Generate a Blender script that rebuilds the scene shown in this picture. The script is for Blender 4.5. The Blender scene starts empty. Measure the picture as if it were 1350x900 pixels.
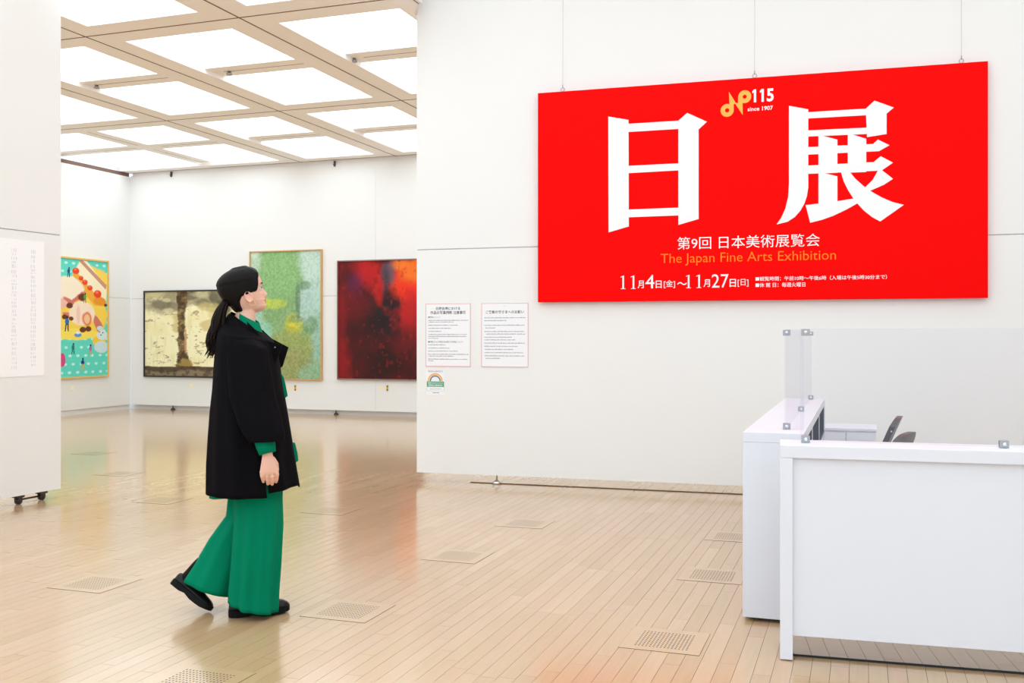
import bpy, bmesh, math, random
import numpy as np
from mathutils import Vector, Matrix, noise

random.seed(7)
rng = np.random.default_rng(7)
scene = bpy.context.scene
C = scene.collection

# ------------------------------------------------------------------ camera
YAW = math.atan(462 / 1312.5)            # the hall's axes are turned 19.4 degrees from the lens
cam_d = bpy.data.cameras.new('camera')
cam_d.lens = 35.0; cam_d.sensor_width = 36.0; cam_d.shift_y = -8 / 1350
cam_d.clip_start = 0.05; cam_d.clip_end = 200
cam = bpy.data.objects.new('camera', cam_d); C.objects.link(cam)
cam.location = (0, 0, 1.3); cam.rotation_euler = (math.pi / 2, 0, YAW)
scene.camera = cam

# ------------------------------------------------------------------ daylight, exposure
PANEL_STRENGTH = 2.05                     # luminous ceiling panels
world = bpy.data.worlds.new('daylight'); scene.world = world
world.use_nodes = True
bgn = world.node_tree.nodes['Background']
bgn.inputs[0].default_value = (0.76, 0.88, 1.0, 1); bgn.inputs[1].default_value = 1.05
vs = scene.view_settings
vs.view_transform = 'Standard'; vs.look = 'None'; vs.exposure = 0.53; vs.gamma = 1.0
vs.use_curve_mapping = False

# ------------------------------------------------------------------ helpers
def srgb(r, g, b):
    f = lambda c: (c / 255 / 12.92) if c / 255 <= .04045 else ((c / 255 + .055) / 1.055) ** 2.4
    return (f(r), f(g), f(b), 1)

def mat(name, col, rough=.5, metal=0., spec=.5, coat=0., coat_rough=.1, bump=0., bump_scale=200., var=0., var_scale=3.):
    m = bpy.data.materials.new(name); m.use_nodes = True
    nt = m.node_tree; b = nt.nodes['Principled BSDF']
    b.inputs['Base Color'].default_value = col
    b.inputs['Roughness'].default_value = rough
    b.inputs['Metallic'].default_value = metal
    b.inputs['Specular IOR Level'].default_value = spec
    b.inputs['Coat Weight'].default_value = coat
    b.inputs['Coat Roughness'].default_value = coat_rough
    tc = nt.nodes.new('ShaderNodeTexCoord')
    if var:
        n = nt.nodes.new('ShaderNodeTexNoise'); n.inputs['Scale'].default_value = var_scale
        n.inputs['Detail'].default_value = 4
        nt.links.new(tc.outputs['Object'], n.inputs['Vector'])
        mx = nt.nodes.new('ShaderNodeMix'); mx.data_type = 'RGBA'
        mx.inputs[6].default_value = tuple(c * (1 - var) for c in col[:3]) + (1,)
        mx.inputs[7].default_value = tuple(min(1, c * (1 + var)) for c in col[:3]) + (1,)
        nt.links.new(n.outputs['Fac'], mx.inputs[0]); nt.links.new(mx.outputs[2], b.inputs['Base Color'])
    if bump:
        n2 = nt.nodes.new('ShaderNodeTexNoise'); n2.inputs['Scale'].default_value = bump_scale
        nt.links.new(tc.outputs['Object'], n2.inputs['Vector'])
        bp = nt.nodes.new('ShaderNodeBump'); bp.inputs['Strength'].default_value = bump
        bp.inputs['Distance'].default_value = .002
        nt.links.new(n2.outputs['Fac'], bp.inputs['Height']); nt.links.new(bp.outputs['Normal'], b.inputs['Normal'])
    return m

def mat_attr(name, rough=.7, spec=.3):
    m = bpy.data.materials.new(name); m.use_nodes = True
    nt = m.node_tree; b = nt.nodes['Principled BSDF']
    a = nt.nodes.new('ShaderNodeAttribute'); a.attribute_name = 'paint'
    nt.links.new(a.outputs['Color'], b.inputs['Base Color'])
    b.inputs['Roughness'].default_value = rough; b.inputs['Specular IOR Level'].default_value = spec
    return m

def mat_emit(name, col, s):
    m = bpy.data.materials.new(name); m.use_nodes = True
    nt = m.node_tree
    for n in list(nt.nodes):
        if n.type == 'BSDF_PRINCIPLED': nt.nodes.remove(n)
    e = nt.nodes.new('ShaderNodeEmission'); e.inputs[0].default_value = col; e.inputs[1].default_value = s
    nt.links.new(e.outputs[0], nt.nodes['Material Output'].inputs[0])
    return m

def mat_acrylic(name):
    m = bpy.data.materials.new(name); m.use_nodes = True
    nt = m.node_tree
    nt.nodes.remove(nt.nodes['Principled BSDF'])
    t = nt.nodes.new('ShaderNodeBsdfTransparent'); t.inputs[0].default_value = (.965, .962, .972, 1)
    g = nt.nodes.new('ShaderNodeBsdfGlossy'); g.inputs['Roughness'].default_value = .02
    mx = nt.nodes.new('ShaderNodeMixShader'); mx.inputs[0].default_value = .035
    nt.links.new(t.outputs[0], mx.inputs[1]); nt.links.new(g.outputs[0], mx.inputs[2])
    nt.links.new(mx.outputs[0], nt.nodes['Material Output'].inputs[0])
    return m

def link(name, me, m=None, parent=None, loc=(0, 0, 0), rot=(0, 0, 0)):
    o = bpy.data.objects.new(name, me); C.objects.link(o)
    if m is not None and me is not None and not me.materials: me.materials.append(m)
    o.parent = parent; o.location = loc; o.rotation_euler = rot
    return o

def empty(name, loc=(0, 0, 0), rz=0.):
    o = bpy.data.objects.new(name, None); C.objects.link(o)
    o.location = loc; o.rotation_euler = (0, 0, rz); o.empty_display_size = .1
    return o

def tag(o, label, cat, group=None, kind=None):
    o['label'] = label; o['category'] = cat
    if group: o['group'] = group
    if kind: o['kind'] = kind
    return o

def structure(o, label=None, cat=None):
    o['kind'] = 'structure'
    if label: o['label'] = label
    if cat: o['category'] = cat
    return o

def pydata(name, v, f, smooth=False):
    me = bpy.data.meshes.new(name); me.from_pydata([tuple(p) for p in v], [], [tuple(q) for q in f]); me.update()
    if smooth:
        for p in me.polygons: p.use_smooth = True
    return me

def bm_box(bm, x0, x1, y0, y1, z0, z1):
    vs_ = [bm.verts.new(p) for p in ((x0, y0, z0), (x1, y0, z0), (x1, y1, z0), (x0, y1, z0), (x0, y0, z1), (x1, y0, z1), (x1, y1, z1), (x0, y1, z1))]
    for q in ((3, 2, 1, 0), (4, 5, 6, 7), (0, 1, 5, 4), (1, 2, 6, 5), (2, 3, 7, 6), (3, 0, 4, 7)):
        bm.faces.new([vs_[i] for i in q])

def bm_mesh(name, bm, bevel=0., smooth=False, seg=2):
    if bevel:
        bmesh.ops.bevel(bm, geom=bm.edges[:], offset=bevel, segments=seg, affect='EDGES', profile=.6)
    me = bpy.data.meshes.new(name); bm.to_mesh(me); bm.free()
    if smooth:
        for p in me.polygons: p.use_smooth = True
    return me

def box(name, m, parent, x0, x1, y0, y1, z0, z1, bevel=0.):
    bm = bmesh.new(); bm_box(bm, x0, x1, y0, y1, z0, z1)
    return link(name, bm_mesh(name, bm, bevel), m, parent)

def bm_lathe(bm, prof, n=16, mtx=None):
    """profile of (r, z) pairs turned about z"""
    rows = []
    for r, z in prof:
        row = []
        for k in range(n):
            a = 2 * math.pi * k / n
            p = Vector((r * math.cos(a), r * math.sin(a), z))
            row.append(bm.verts.new(mtx @ p if mtx else p))
        rows.append(row)
    for a, b in zip(rows, rows[1:]):
        for k in range(n):
            bm.faces.new((a[k], a[(k + 1) % n], b[(k + 1) % n], b[k]))
    bm.faces.new(rows[0][::-1]); bm.faces.new(rows[-1])

def bm_tube(bm, pts, rad, n=8):
    pts = [Vector(p) for p in pts]
    if not hasattr(rad, '__len__'): rad = [rad] * len(pts)
    rows = []; ref = None
    for i, p in enumerate(pts):
        d = (pts[min(i + 1, len(pts) - 1)] - pts[max(i - 1, 0)]).normalized()
        if ref is None: ref = Vector((0, 1, 0)) if abs(d.y) < .9 else Vector((1, 0, 0))
        s = d.cross(ref).normalized(); t = s.cross(d).normalized(); ref = t
        rows.append([bm.verts.new(p + (s * math.cos(2 * math.pi * k / n) + t * math.sin(2 * math.pi * k / n)) * rad[i]) for k in range(n)])
    for a, b in zip(rows, rows[1:]):
        for k in range(n): bm.faces.new((a[k], a[(k + 1) % n], b[(k + 1) % n], b[k]))
    bm.faces.new(rows[0][::-1]); bm.faces.new(rows[-1])

def bm_torus(bm, R, r, mtx, n=20, m=8, arc=2 * math.pi):
    rows = []
    for i in range(n):
        a = arc * i / n
        rows.append([bm.verts.new(mtx @ Vector(((R + r * math.cos(2 * math.pi * j / m)) * math.cos(a), (R + r * math.cos(2 * math.pi * j / m)) * math.sin(a), r * math.sin(2 * math.pi * j / m)))) for j in range(m)])
    for i in range(n):
        a, b = rows[i], rows[(i + 1) % n]
        for j in range(m): bm.faces.new((a[j], b[j], b[(j + 1) % m], a[(j + 1) % m]))

def loft(rings, closed=True, cap0=False, cap1=False):
    """rings: list of (n,3) arrays -> verts, faces"""
    n = len(rings[0]); v = [p for r in rings for p in r]; f = []
    for i in range(len(rings) - 1):
        for k in range(n if closed else n - 1):
            k2 = (k + 1) % n
            f.append((i * n + k, i * n + k2, (i + 1) * n + k2, (i + 1) * n + k))
    if cap0: f.append(tuple(range(n))[::-1])
    if cap1: f.append(tuple((len(rings) - 1) * n + k for k in range(n)))
    return v, f

def bake(o):
    """apply an object's modifiers to its mesh"""
    dg = bpy.context.evaluated_depsgraph_get(); dg.update()
    me = bpy.data.meshes.new_from_object(o.evaluated_get(dg))
    o.modifiers.clear(); old = o.data; o.data = me; bpy.data.meshes.remove(old)
    return o

ORD = ['first', 'second', 'third', 'fourth', 'fifth', 'sixth', 'seventh', 'eighth', 'ninth', 'tenth', 'eleventh', 'twelfth']

# ------------------------------------------------------------------ materials
M = {}
M['wall'] = mat('white wall paint', (.86, .86, .85, 1), .55, spec=.3, bump=.05, bump_scale=150)
M['wall_core'] = mat('grey panel core', (.50, .50, .51, 1), .6)
M['cream'] = mat('cream ceiling beam', (.96, .935, .92, 1), .6, spec=.3)
M['slot'] = mat('dark slot', (.17, .09, .06, 1), .6)
M['ceil'] = mat('ceiling white', (.8, .8, .8, 1), .8)
M['emit'] = mat_emit('luminous diffuser', (.88, .955, 1.0, 1), PANEL_STRENGTH)
M['steel'] = mat('brushed steel', (.40, .40, .41, 1), .35, 1.)
M['chrome'] = mat('chrome', (.75, .75, .77, 1), .12, 1.)
M['mirror'] = mat('polished steel kick plate', (.50, .46, .44, 1), .04, 1.)
M['darkmetal'] = mat('dark metal', (.07, .05, .045, 1), .4, .6)
M['black'] = mat('black plastic', (.012, .012, .013, 1), .45)
M['desk'] = mat('white laminate', (.79, .82, .89, 1), .35, spec=.4)
M['navy'] = mat('navy laminate', (.035, .035, .07, 1), .4)
M['red'] = mat('red sign print', srgb(252, 4, 2), .4, spec=.05)
M['signside'] = mat('sign edge red', srgb(190, 20, 18), .5)
M['white'] = mat('white print', (.93, .94, .96, 1), .5, spec=.2)
M['gold'] = mat('gold print', srgb(252, 186, 88), .5, spec=.2)
M['orange'] = mat('orange print', srgb(255, 128, 20), .5, spec=.2)
M['paper'] = mat('white paper', (.90, .905, .93, 1), .6, spec=.2)
M['pink'] = mat('pink border print', srgb(226, 150, 160), .6)
M['ink'] = mat('dark ink', srgb(70, 70, 80), .7)
M['inkmid'] = mat('grey ink', srgb(150, 150, 162), .7)
M['inkpale'] = mat('pale grey ink', srgb(228, 228, 233), .7)
M['green_print'] = mat('green print', srgb(84, 168, 128), .6)
M['card'] = mat('pale yellow card', srgb(252, 242, 212), .6)
M['dot'] = mat('yellow label', srgb(225, 190, 90), .6)
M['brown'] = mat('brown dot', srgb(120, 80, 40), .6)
M['oak'] = mat('oak frame', srgb(205, 160, 100), .45, var=.15, var_scale=12)
M['gilt'] = mat('gilt frame', srgb(232, 190, 110), .4, var=.12, var_scale=15)
M['ebony'] = mat('dark frame', srgb(48, 42, 38), .45)
M['silver'] = mat('silver frame', srgb(150, 130, 120), .35, .6)
M['paint'] = mat_attr('oil paint', .6, .3)
M['acrylic'] = mat_acrylic('clear acrylic')
M['wool'] = mat('black wool', (.0045, .004, .0055, 1), .8, spec=.05, bump=.4, bump_scale=500)
M['green'] = mat('green cloth', srgb(0, 126, 92), .8, spec=.06, bump=.25, bump_scale=600)
M['skin'] = mat('skin', srgb(236, 186, 166), .5, spec=.35, var=.06, var_scale=8)
M['lips'] = mat('lips', srgb(205, 105, 100), .4)
M['hair'] = mat('black hair', (.006, .005, .005, 1), .5, spec=.12)
M['hair_brown'] = mat('brown hair', (.010, .0055, .004, 1), .5, spec=.12)
M['leather'] = mat('black leather', (.007, .006, .0065, 1), .3, spec=.22)
M['rubber'] = mat('black rubber', (.006, .006, .006, 1), .6, spec=.12)
M['goldm'] = mat('gold metal', (.85, .6, .3, 1), .25, 1.)
M['eyewhite'] = mat('eye', (.7, .7, .7, 1), .2)
M['chair'] = mat('dark chair shell', srgb(66, 56, 58), .4)

# floor boards: tone follows the same row and length cells the boards are cut to
BW, BL, BX0 = .07, .91, -.608
def row_off(r): return (r * 0.3819 + r * r * 0.0173) % 1.0
def floor_mat():
    m = bpy.data.materials.new('lacquered floor board'); m.use_nodes = True
    nt = m.node_tree; N = nt.nodes; L = nt.links; b = N['Principled BSDF']
    geo = N.new('ShaderNodeNewGeometry'); sep = N.new('ShaderNodeSeparateXYZ'); L.new(geo.outputs['Position'], sep.inputs[0])
    def math_(op, a, bb=None):
        n = N.new('ShaderNodeMath'); n.operation = op
        for i, q in enumerate((a, bb)):
            if q is None: continue
            if hasattr(q, 'is_output'): L.new(q, n.inputs[i])
            else: n.inputs[i].default_value = q
        return n.outputs[0]
    r = math_('FLOOR', math_('DIVIDE', math_('SUBTRACT', sep.outputs[0], BX0), BW))
    o = math_('FRACT', math_('ADD', math_('MULTIPLY', r, .3819), math_('MULTIPLY', math_('MULTIPLY', r, r), .0173)))
    idx = math_('FLOOR', math_('SUBTRACT', math_('DIVIDE', sep.outputs[1], BL), o))
    cmb = N.new('ShaderNodeCombineXYZ'); L.new(r, cmb.inputs[0]); L.new(idx, cmb.inputs[1])
    wn = N.new('ShaderNodeTexWhiteNoise'); wn.noise_dimensions = '3D'; L.new(cmb.outputs[0], wn.inputs['Vector'])
    ramp = N.new('ShaderNodeValToRGB'); e = ramp.color_ramp.elements
    e[0].position = 0; e[0].color = (.53, .35, .185, 1); e[1].position = 1; e[1].color = (.60, .415, .24, 1)
    e2 = ramp.color_ramp.elements.new(.5); e2.color = (.57, .385, .212, 1)
    e3 = ramp.color_ramp.elements.new(.8); e3.color = (.57, .368, .212, 1)
    L.new(wn.outputs['Value'], ramp.inputs[0])
    # grain stretched along the board
    mp = N.new('ShaderNodeMapping'); mp.inputs['Scale'].default_value = (60, 3.2, 1)
    add = N.new('ShaderNodeVectorMath'); add.operation = 'ADD'
    sc = N.new('ShaderNodeVectorMath'); sc.operation = 'SCALE'; sc.inputs['Scale'].default_value = 7.0
    L.new(wn.outputs['Color'], sc.inputs[0]); L.new(geo.outputs['Position'], add.inputs[0]); L.new(sc.outputs[0], add.inputs[1])
    L.new(add.outputs[0], mp.inputs['Vector'])
    gn = N.new('ShaderNodeTexNoise'); gn.inputs['Scale'].default_value = 1.0; gn.inputs['Detail'].default_value = 5; gn.inputs['Distortion'].default_value = .7
    L.new(mp.outputs[0], gn.inputs['Vector'])
    mx = N.new('ShaderNodeMix'); mx.data_type = 'RGBA'; mx.blend_type = 'MULTIPLY'; mx.inputs[0].default_value = .16
    gr = N.new('ShaderNodeValToRGB'); gr.color_ramp.elements[0].position = .3; gr.color_ramp.elements[0].color = (.72, .66, .60, 1)
    gr.color_ramp.elements[1].position = .62; gr.color_ramp.elements[1].color = (1, 1, 1, 1)
    L.new(gn.outputs['Fac'], gr.inputs[0]); L.new(ramp.outputs[0], mx.inputs[6]); L.new(gr.outputs[0], mx.inputs[7])
    L.new(mx.outputs[2], b.inputs['Base Color'])
    b.inputs['Roughness'].default_value = .20; b.inputs['Specular IOR Level'].default_value = .5
    b.inputs['Coat Weight'].default_value = .5; b.inputs['Coat Roughness'].default_value = .125
    bp = N.new('ShaderNodeBump'); bp.inputs['Strength'].default_value = .012; bp.inputs['Distance'].default_value = .002
    n2 = N.new('ShaderNodeTexNoise'); n2.inputs['Scale'].default_value = 9; L.new(geo.outputs['Position'], n2.inputs['Vector'])
    L.new(n2.outputs['Fac'], bp.inputs['Height']); L.new(bp.outputs['Normal'], b.inputs['Normal'])
    return m
M['board'] = floor_mat()
M['subfloor'] = mat('dark subfloor', (.10, .055, .03, 1), .8)
M['ventplate'] = mat('beech vent plate', (.575, .39, .22, 1), .2, coat=.5, coat_rough=.12, var=.04, var_scale=20)
M['ventdark'] = mat('dark vent brown', (.09, .055, .03, 1), .8)

# ================================================================== SETTING
X0, X1, Y0, Y1 = -12.40, 5.05, -4.2, 14.62

# ---- floor
fl = box('floor', M['subfloor'], None, X0, X1, Y0, Y1, -.06, -.012)
structure(fl, 'pale lacquered hardwood strip floor running through the whole hall')
cF, sF = math.cos(YAW), math.sin(YAW)
def project(x, y, z=0.):
    d = -x * sF + y * cF
    if d < .3: return None
    return 675 + 1312.5 * (x * cF + y * sF) / d, 442 - 1312.5 * (z - 1.3) / d
GAP = .0007
me_board = pydata('floor_board', *[(lambda a, b_: (
    [(-a, -b_, 0), (a, -b_, 0), (a, b_, 0), (-a, b_, 0), (-a, -b_, -.012), (a, -b_, -.012), (a, b_, -.012), (-a, b_, -.012)],
    [(0, 1, 2, 3), (0, 4, 5, 1), (1, 5, 6, 2), (2, 6, 7, 3), (3, 7, 4, 0)]))(BW / 2 - GAP, BL / 2 - GAP)][0])
me_board.materials.append(M['board'])
boards = []
r0 = int(math.floor((X0 + .17 - BX0) / BW)); r1 = int(math.floor((X1 - BX0) / BW))
for r in range(r0, r1):
    xc = BX0 + (r + .5) * BW
    off = row_off(r)
    k0 = int(math.floor(Y0 / BL - off)); k1 = int(math.ceil(Y1 / BL - off))
    for k in range(k0, k1):
        ya, yb = max(Y0, (k + off) * BL), min(Y1, (k + 1 + off) * BL)
        if yb - ya < .05: continue
        area = 0
        q = [project(*p) for p in ((xc - BW / 2, ya), (xc + BW / 2, ya), (xc + BW / 2, yb), (xc - BW / 2, yb))]
        full = abs(yb - ya - BL) < 1e-4
        if all(q) and full and 0 < sum(p[0] for p in q) / 4 < 1350 and 442 < sum(p[1] for p in q) / 4 < 895:
            cx_ = sum(p[0] for p in q) / 4; cy_ = sum(p[1] for p in q) / 4
            hidden = cx_ > 1040 and cy_ < 875 or cx_ > 985 and cy_ < 815
            if not hidden:
                area = abs(sum(q[i][0] * q[(i + 1) % 4][1] - q[(i + 1) % 4][0] * q[i][1] for i in range(4))) / 2
        boards.append((area, xc, ya, yb))
boards.sort(key=lambda t: -t[0])
for area, xc, ya, yb in boards[:300]:
    o = bpy.data.objects.new('floor_board', me_board); C.objects.link(o); o.parent = fl; o.location = (xc, (ya + yb) / 2, 0)
v, f = [], []
for area, xc, ya, yb in boards[300:]:
    a = BW / 2 - GAP; n = len(v); y_a, y_b = ya + GAP, yb - GAP
    v += [(xc - a, y_a, 0), (xc + a, y_a, 0), (xc + a, y_b, 0), (xc - a, y_b, 0), (xc - a, y_a, -.012), (xc + a, y_a, -.012), (xc + a, y_b, -.012), (xc - a, y_b, -.012)]
    f += [tuple(n + i for i in q) for q in ((0, 1, 2, 3), (0, 4, 5, 1), (1, 5, 6, 2), (2, 6, 7, 3), (3, 7, 4, 0))]
fb = link('floor_board_field', pydata('floor_board_field', v, f), M['board'], fl); fb['kind'] = 'stuff'

# ---- ceiling: cream beams, luminous panels; the lobby in front of the sign wall is one bay higher
ZB, LIFT = 4.168, .85
xs = [-12.23 + 1.73 * i for i in range(11)]            # columns
ys = [14.37 - 1.677 * i for i in range(12)]            # rows, odd ones are the shallow beams
HW, HS = .252, .175
XL = xs[5] - .03                                      # edge of the high lobby
ce = empty('ceiling', (0, 0, 0)); structure(ce, 'luminous ceiling of glowing white panels between cream beams')
box('ceiling_slab', M['ceil'], ce, X0, -3.80, Y0, Y1, 4.33, 4.40)
box('ceiling_slab', M['ceil'], ce, -3.799, X1, 8.60, Y1, 4.33, 4.40)
box('ceiling_slab', M['ceil'], ce, XL + .021, X1, Y0, 8.60, 4.33 + LIFT, 4.40 + LIFT)
def prism(name, q, z0, z1, m, parent):
    n = len(q)
    f = [tuple(range(n))[::-1], tuple(range(n, 2 * n))] + [(i, (i + 1) % n, n + (i + 1) % n, n + i) for i in range(n)]
    return link(name, pydata(name, [(x, y, z0) for x, y in q] + [(x, y, z1) for x, y in q], f), m, parent)
box('bulkhead', M['wall'], ce, XL, XL + .02, Y0, 7.859, ZB, 4.33 + LIFT)
prism('bulkhead', [(-3.637, 7.86), (-3.617, 7.86), (-3.748, 8.10), (-3.768, 8.10)], ZB, 4.33 + LIFT, M['wall'], ce)
def beam(x0, x1, y0, y1, sub=False, along='x', up=0.):
    z = (4.217 if sub else ZB) + up
    b = box('ceiling_beam', M['cream'], ce, x0, x1, y0, y1, z, 4.25 + up)
    xm, ym = (x0 + x1) / 2, (y0 + y1) / 2
    wd = .004 if sub else .009
    if along == 'x': box('track_slot', M['slot'], b, x0 + (.12 if sub else -HW), x1 + (0 if sub else HW), ym - wd, ym + wd, z - .0015, z + .004)
    elif along == 'y': box('track_slot', M['slot'], b, xm - wd, xm + wd, y0, y1, z - .0015, z + .004)
    return b
main_x = xs[2:]
for i, x in enumerate(main_x):
    lobby = x > XL + .3
    xa, xb = x - HW, min(x + HW, X1 - .001)
    if not lobby and x + HW > XL:                       # the beam at the lobby edge: its slot still shows
        b = box('ceiling_beam', M['cream'], ce, xa, XL - .001, Y0, 7.859, ZB, 4.25)
        box('track_slot', M['slot'], b, x - .046, x - .036, Y0, 7.859, ZB - .0015, ZB + .004)
        prism('ceiling_beam', [(xa, 7.86), (-3.638, 7.86), (-3.769, 8.10), (xa, 8.10)], ZB, 4.25, M['cream'], ce)
        box('ceiling_beam', M['cream'], ce, xa, -3.77, 8.101, 8.239, ZB, 4.25)
        beam(xa, xb, 8.24, Y1, along='y')
    elif lobby:
        beam(xa, xb, 8.62, Y1, along='y'); beam(xa, xb, Y0, 8.0, along='y', up=LIFT)
    else:
        beam(xa, xb, Y0, Y1, along='y')
edges = [xs[0] - .1] + main_x
for i in range(len(edges) - 1):
    xa = edges[i] + (HW if i else 0); xb = edges[i + 1] - HW
    lobby = edges[i] > XL - .2
    if lobby: xa = max(xa, XL + .03)
    for j, y in enumerate(ys):
        sub = j % 2 == 1; up = LIFT if (lobby and y < 8.2) else 0.
        if not sub:
            beam(xa, xb, y - HW + (.02 if j == 0 else 0), min(y + HW, Y1), False, 'x', up)
        elif i:
            beam(xa, xb, y - HS, y + HS, True, 'x', up)
        else:                                           # the double-width first column
            xm = xs[1]
            beam(xa, xm - HS, y - HS, y + HS, True, 'x'); beam(xm + HS, xb, y - HS, y + HS, True, 'x')
for j in range(len(ys) - 1):
    ya = ys[j + 1] + (HS if (j + 1) % 2 else HW); yb = ys[j] - (HS if j % 2 else HW)
    beam(xs[1] - HS, xs[1] + HS, ya, yb, True, 'y')
for j, y in enumerate(ys):
    if j % 2: beam(xs[1] - HS, xs[1] + HS, y - HS, y + HS, True, 'none')
me_panel = None
for i in range(len(xs) - 1):
    for j in range(len(ys) - 1):
        xm, ym = (xs[i] + xs[i + 1]) / 2, (ys[j] + ys[j + 1]) / 2
        lobby = i >= 5; up = 0.
        if lobby:
            if j == 3: continue                         # the row over the sign wall is plain
            up = LIFT if ym < 8.2 else 0.
        if me_panel is None:
            bm = bmesh.new(); bm_box(bm, -.80, .80, -.80, .80, 0, .02); me_panel = bm_mesh('ceiling_light', bm); me_panel.materials.append(M['emit'])
            bm = bmesh.new(); bm_box(bm, -.80, .645, -.80, .80, 0, .02); me_edge = bm_mesh('ceiling_light', bm); me_edge.materials.append(M['emit'])
        o = link('ceiling_light', me_panel if i != 4 else me_edge, None, None, (xm, ym, 4.2515 + up))
        tag(o, f'glowing ceiling panel, {ORD[i]} column from left wall, {ORD[j]} row from back wall', 'ceiling light', 'luminous ceiling panels')
# small sprinkler roses on the shallow beams
k = 0
for (x, y, lab) in ((-4.95 - .10, ys[3], 'right of the other two, highest in view'), (-6.60, ys[3], 'middle one of three'), (-8.42, ys[3], 'leftmost of three, near the left partition')):
    bm = bmesh.new(); bm_lathe(bm, [(.012, 4.172), (.034, 4.178), (.034, 4.19), (.02, 4.200), (.02, 4.2165)], 14)
    o = link('sprinkler_head', bm_mesh('sprinkler_head', bm, smooth=True), M['steel'], None, (x, y, 0))
    tag(o, f'tiny metal sprinkler head under a ceiling beam, {lab}', 'sprinkler', 'ceiling sprinklers')

# ---- walls: panels hung as an upper and a lower tier with a slim joint
def wall(name, origin, rot, x0, x1, z0, z1, zj, seams=(), thick=.12, label=None):
    bm = bmesh.new(); bm_box(bm, x0 + .006, x1 - .006, .008, thick - .008, z0 + .006, z1 - .006)
    w = link(name, bm_mesh(name, bm), M['wall_core'], None, (origin[0], origin[1], 0), (0, 0, rot))
    structure(w, label)
    cuts = [x0] + list(seams) + [x1]
    for a, b in zip(cuts, cuts[1:]):
        ea = .0015 if a != x0 else 0; eb = .0015 if b != x1 else 0
        for za, zb in ((z0, zj - .004), (zj + .004, z1)):
            box('wall_panel', M['wall'], w, a + ea, b - eb, 0, thick, za, zb)
    return w
def foot(w, x, y, z1=.085, s=1., m='chrome'):
    bm = bmesh.new()
    bm_lathe(bm, [(.034 * s, .001), (.037 * s, .006), (.037 * s, .020), (.026 * s, .027), (.012 * s, .031), (.012 * s, .040), (.0085 * s, .041), (.0085 * s, z1)], 18)
    return link('levelling_foot', bm_mesh('levelling_foot', bm, smooth=True), M[m], w, (x, y, 0))

AR = math.radians(2.9)
wr = wall('wall_right', (-3.017, 8.136), AR, -.736, 7.6, .080, 5.17, 2.063, (), .12,
          'white movable exhibition wall behind the reception desks, carrying the red sign')
foot(wr, .0, .04); foot(wr, 2.9, .06); foot(wr, 5.8, .06)
box('contact_shadow_strip', M['brown'], wr, -.25, 7.5, .052, .068, .0005, .0065)  # thin brown strip put in for the dark contact shadow under the wall

wb = wall('wall_back', (-12.23, 14.40), 0, 0, 17.2, .078, 4.12, 1.948, (4.83, 9.66, 14.4), .12,
          'white rear wall of the gallery hung with three large paintings')
for x in (.87, 4.09, 8.9): foot(wb, x, .035, .082, 1., 'darkmetal')
for x in (.87, 4.09):
    bm = bmesh.new(); bm_box(bm, -.012, .012, -.02, .01, 4.06, 4.15); bm_box(bm, -.02, .02, -.024, .0, 4.085, 4.10)
    link('panel_hook', bm_mesh('panel_hook', bm), M['darkmetal'], wb, (x, -.004, 0))
box('baseboard', M['wall'], wb, -.16, 17.2, .085, .115, .0, .0775)
box('head_rail', M['cream'], wb, 0.02, 17.2, .02, .10, 4.121, 4.166)

wl = wall('wall_left', (-12.23, 14.40), math.pi / 2, -18.5, -.002, .078, 4.10, 1.955, (-4.85, -9.7, -14.5), .12,
          'white left wall of the gallery with the bright dessert painting')
box('baseboard', M['wall'], wl, -18.5, -.002, .03, .06, .0, .0775)
box('head_rail', M['slot'], wl, -18.5, -.03, .012, .10, 4.101, 4.166)

# near left partition on a castor bar
AL = math.radians(90 - 2.3)
wp = wall('wall_front', (-6.085, 6.352), AL, -2.6, 0, .070, 4.16, 2.105, (), .10,
          'white movable partition at the left edge, near the woman, with a text sheet')
def castor_bar(w, xa, xb):
    bm = bmesh.new(); bm_tube(bm, [(xa, .03, .034), (xb, .03, .034)], .0075, 8)
    bar = link('castor_bar', bm_mesh('castor_bar', bm, smooth=True), M['darkmetal'], w)
    for x in (xa, xb):
        bm = bmesh.new()
        bm_lathe(bm, [(.02, -.022), (.026, -.015), (.026, .015), (.02, .022)], 16, Matrix.Translation((x, .03, .0265)) @ Matrix.Rotation(math.pi / 2, 4, 'X'))
        link('castor', bm_mesh('castor', bm, smooth=True), M['black'], bar)
        bm = bmesh.new(); bm_box(bm, x - .034, x + .034, .0, .06, .052, .0695); bm_box(bm, x - .014, x + .014, .0, .06, .030, .054)
        link('castor_bracket', bm_mesh('castor_bracket', bm, .003), M['darkmetal'], bar)
castor_bar(wp, -.385, -.165)

# rest of the shell, out of frame
wf = box('wall_side', M['wall'], None, 5.06, 5.16, Y0, 14.5, 0, 5.17)
structure(wf, 'plain white side wall of the entrance hall')

# ================================================================== TEXT
def text_mesh(s, name='lettering', bold=0.):
    cu = bpy.data.curves.new('t', 'FONT'); cu.body = s; cu.size = 1; cu.resolution_u = 3; cu.offset = bold
    o = bpy.data.objects.new('t', cu); C.objects.link(o)
    dg = bpy.context.evaluated_depsgraph_get(); dg.update()
    me = bpy.data.meshes.new_from_object(o.evaluated_get(dg))
    bpy.data.objects.remove(o); bpy.data.curves.remove(cu)
    co = np.empty(len(me.vertices) * 3); me.vertices.foreach_get('co', co); co = co.reshape(-1, 3)
    fs = [tuple(p.vertices) for p in me.polygons]; bpy.data.meshes.remove(me)
    return co, fs

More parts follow.
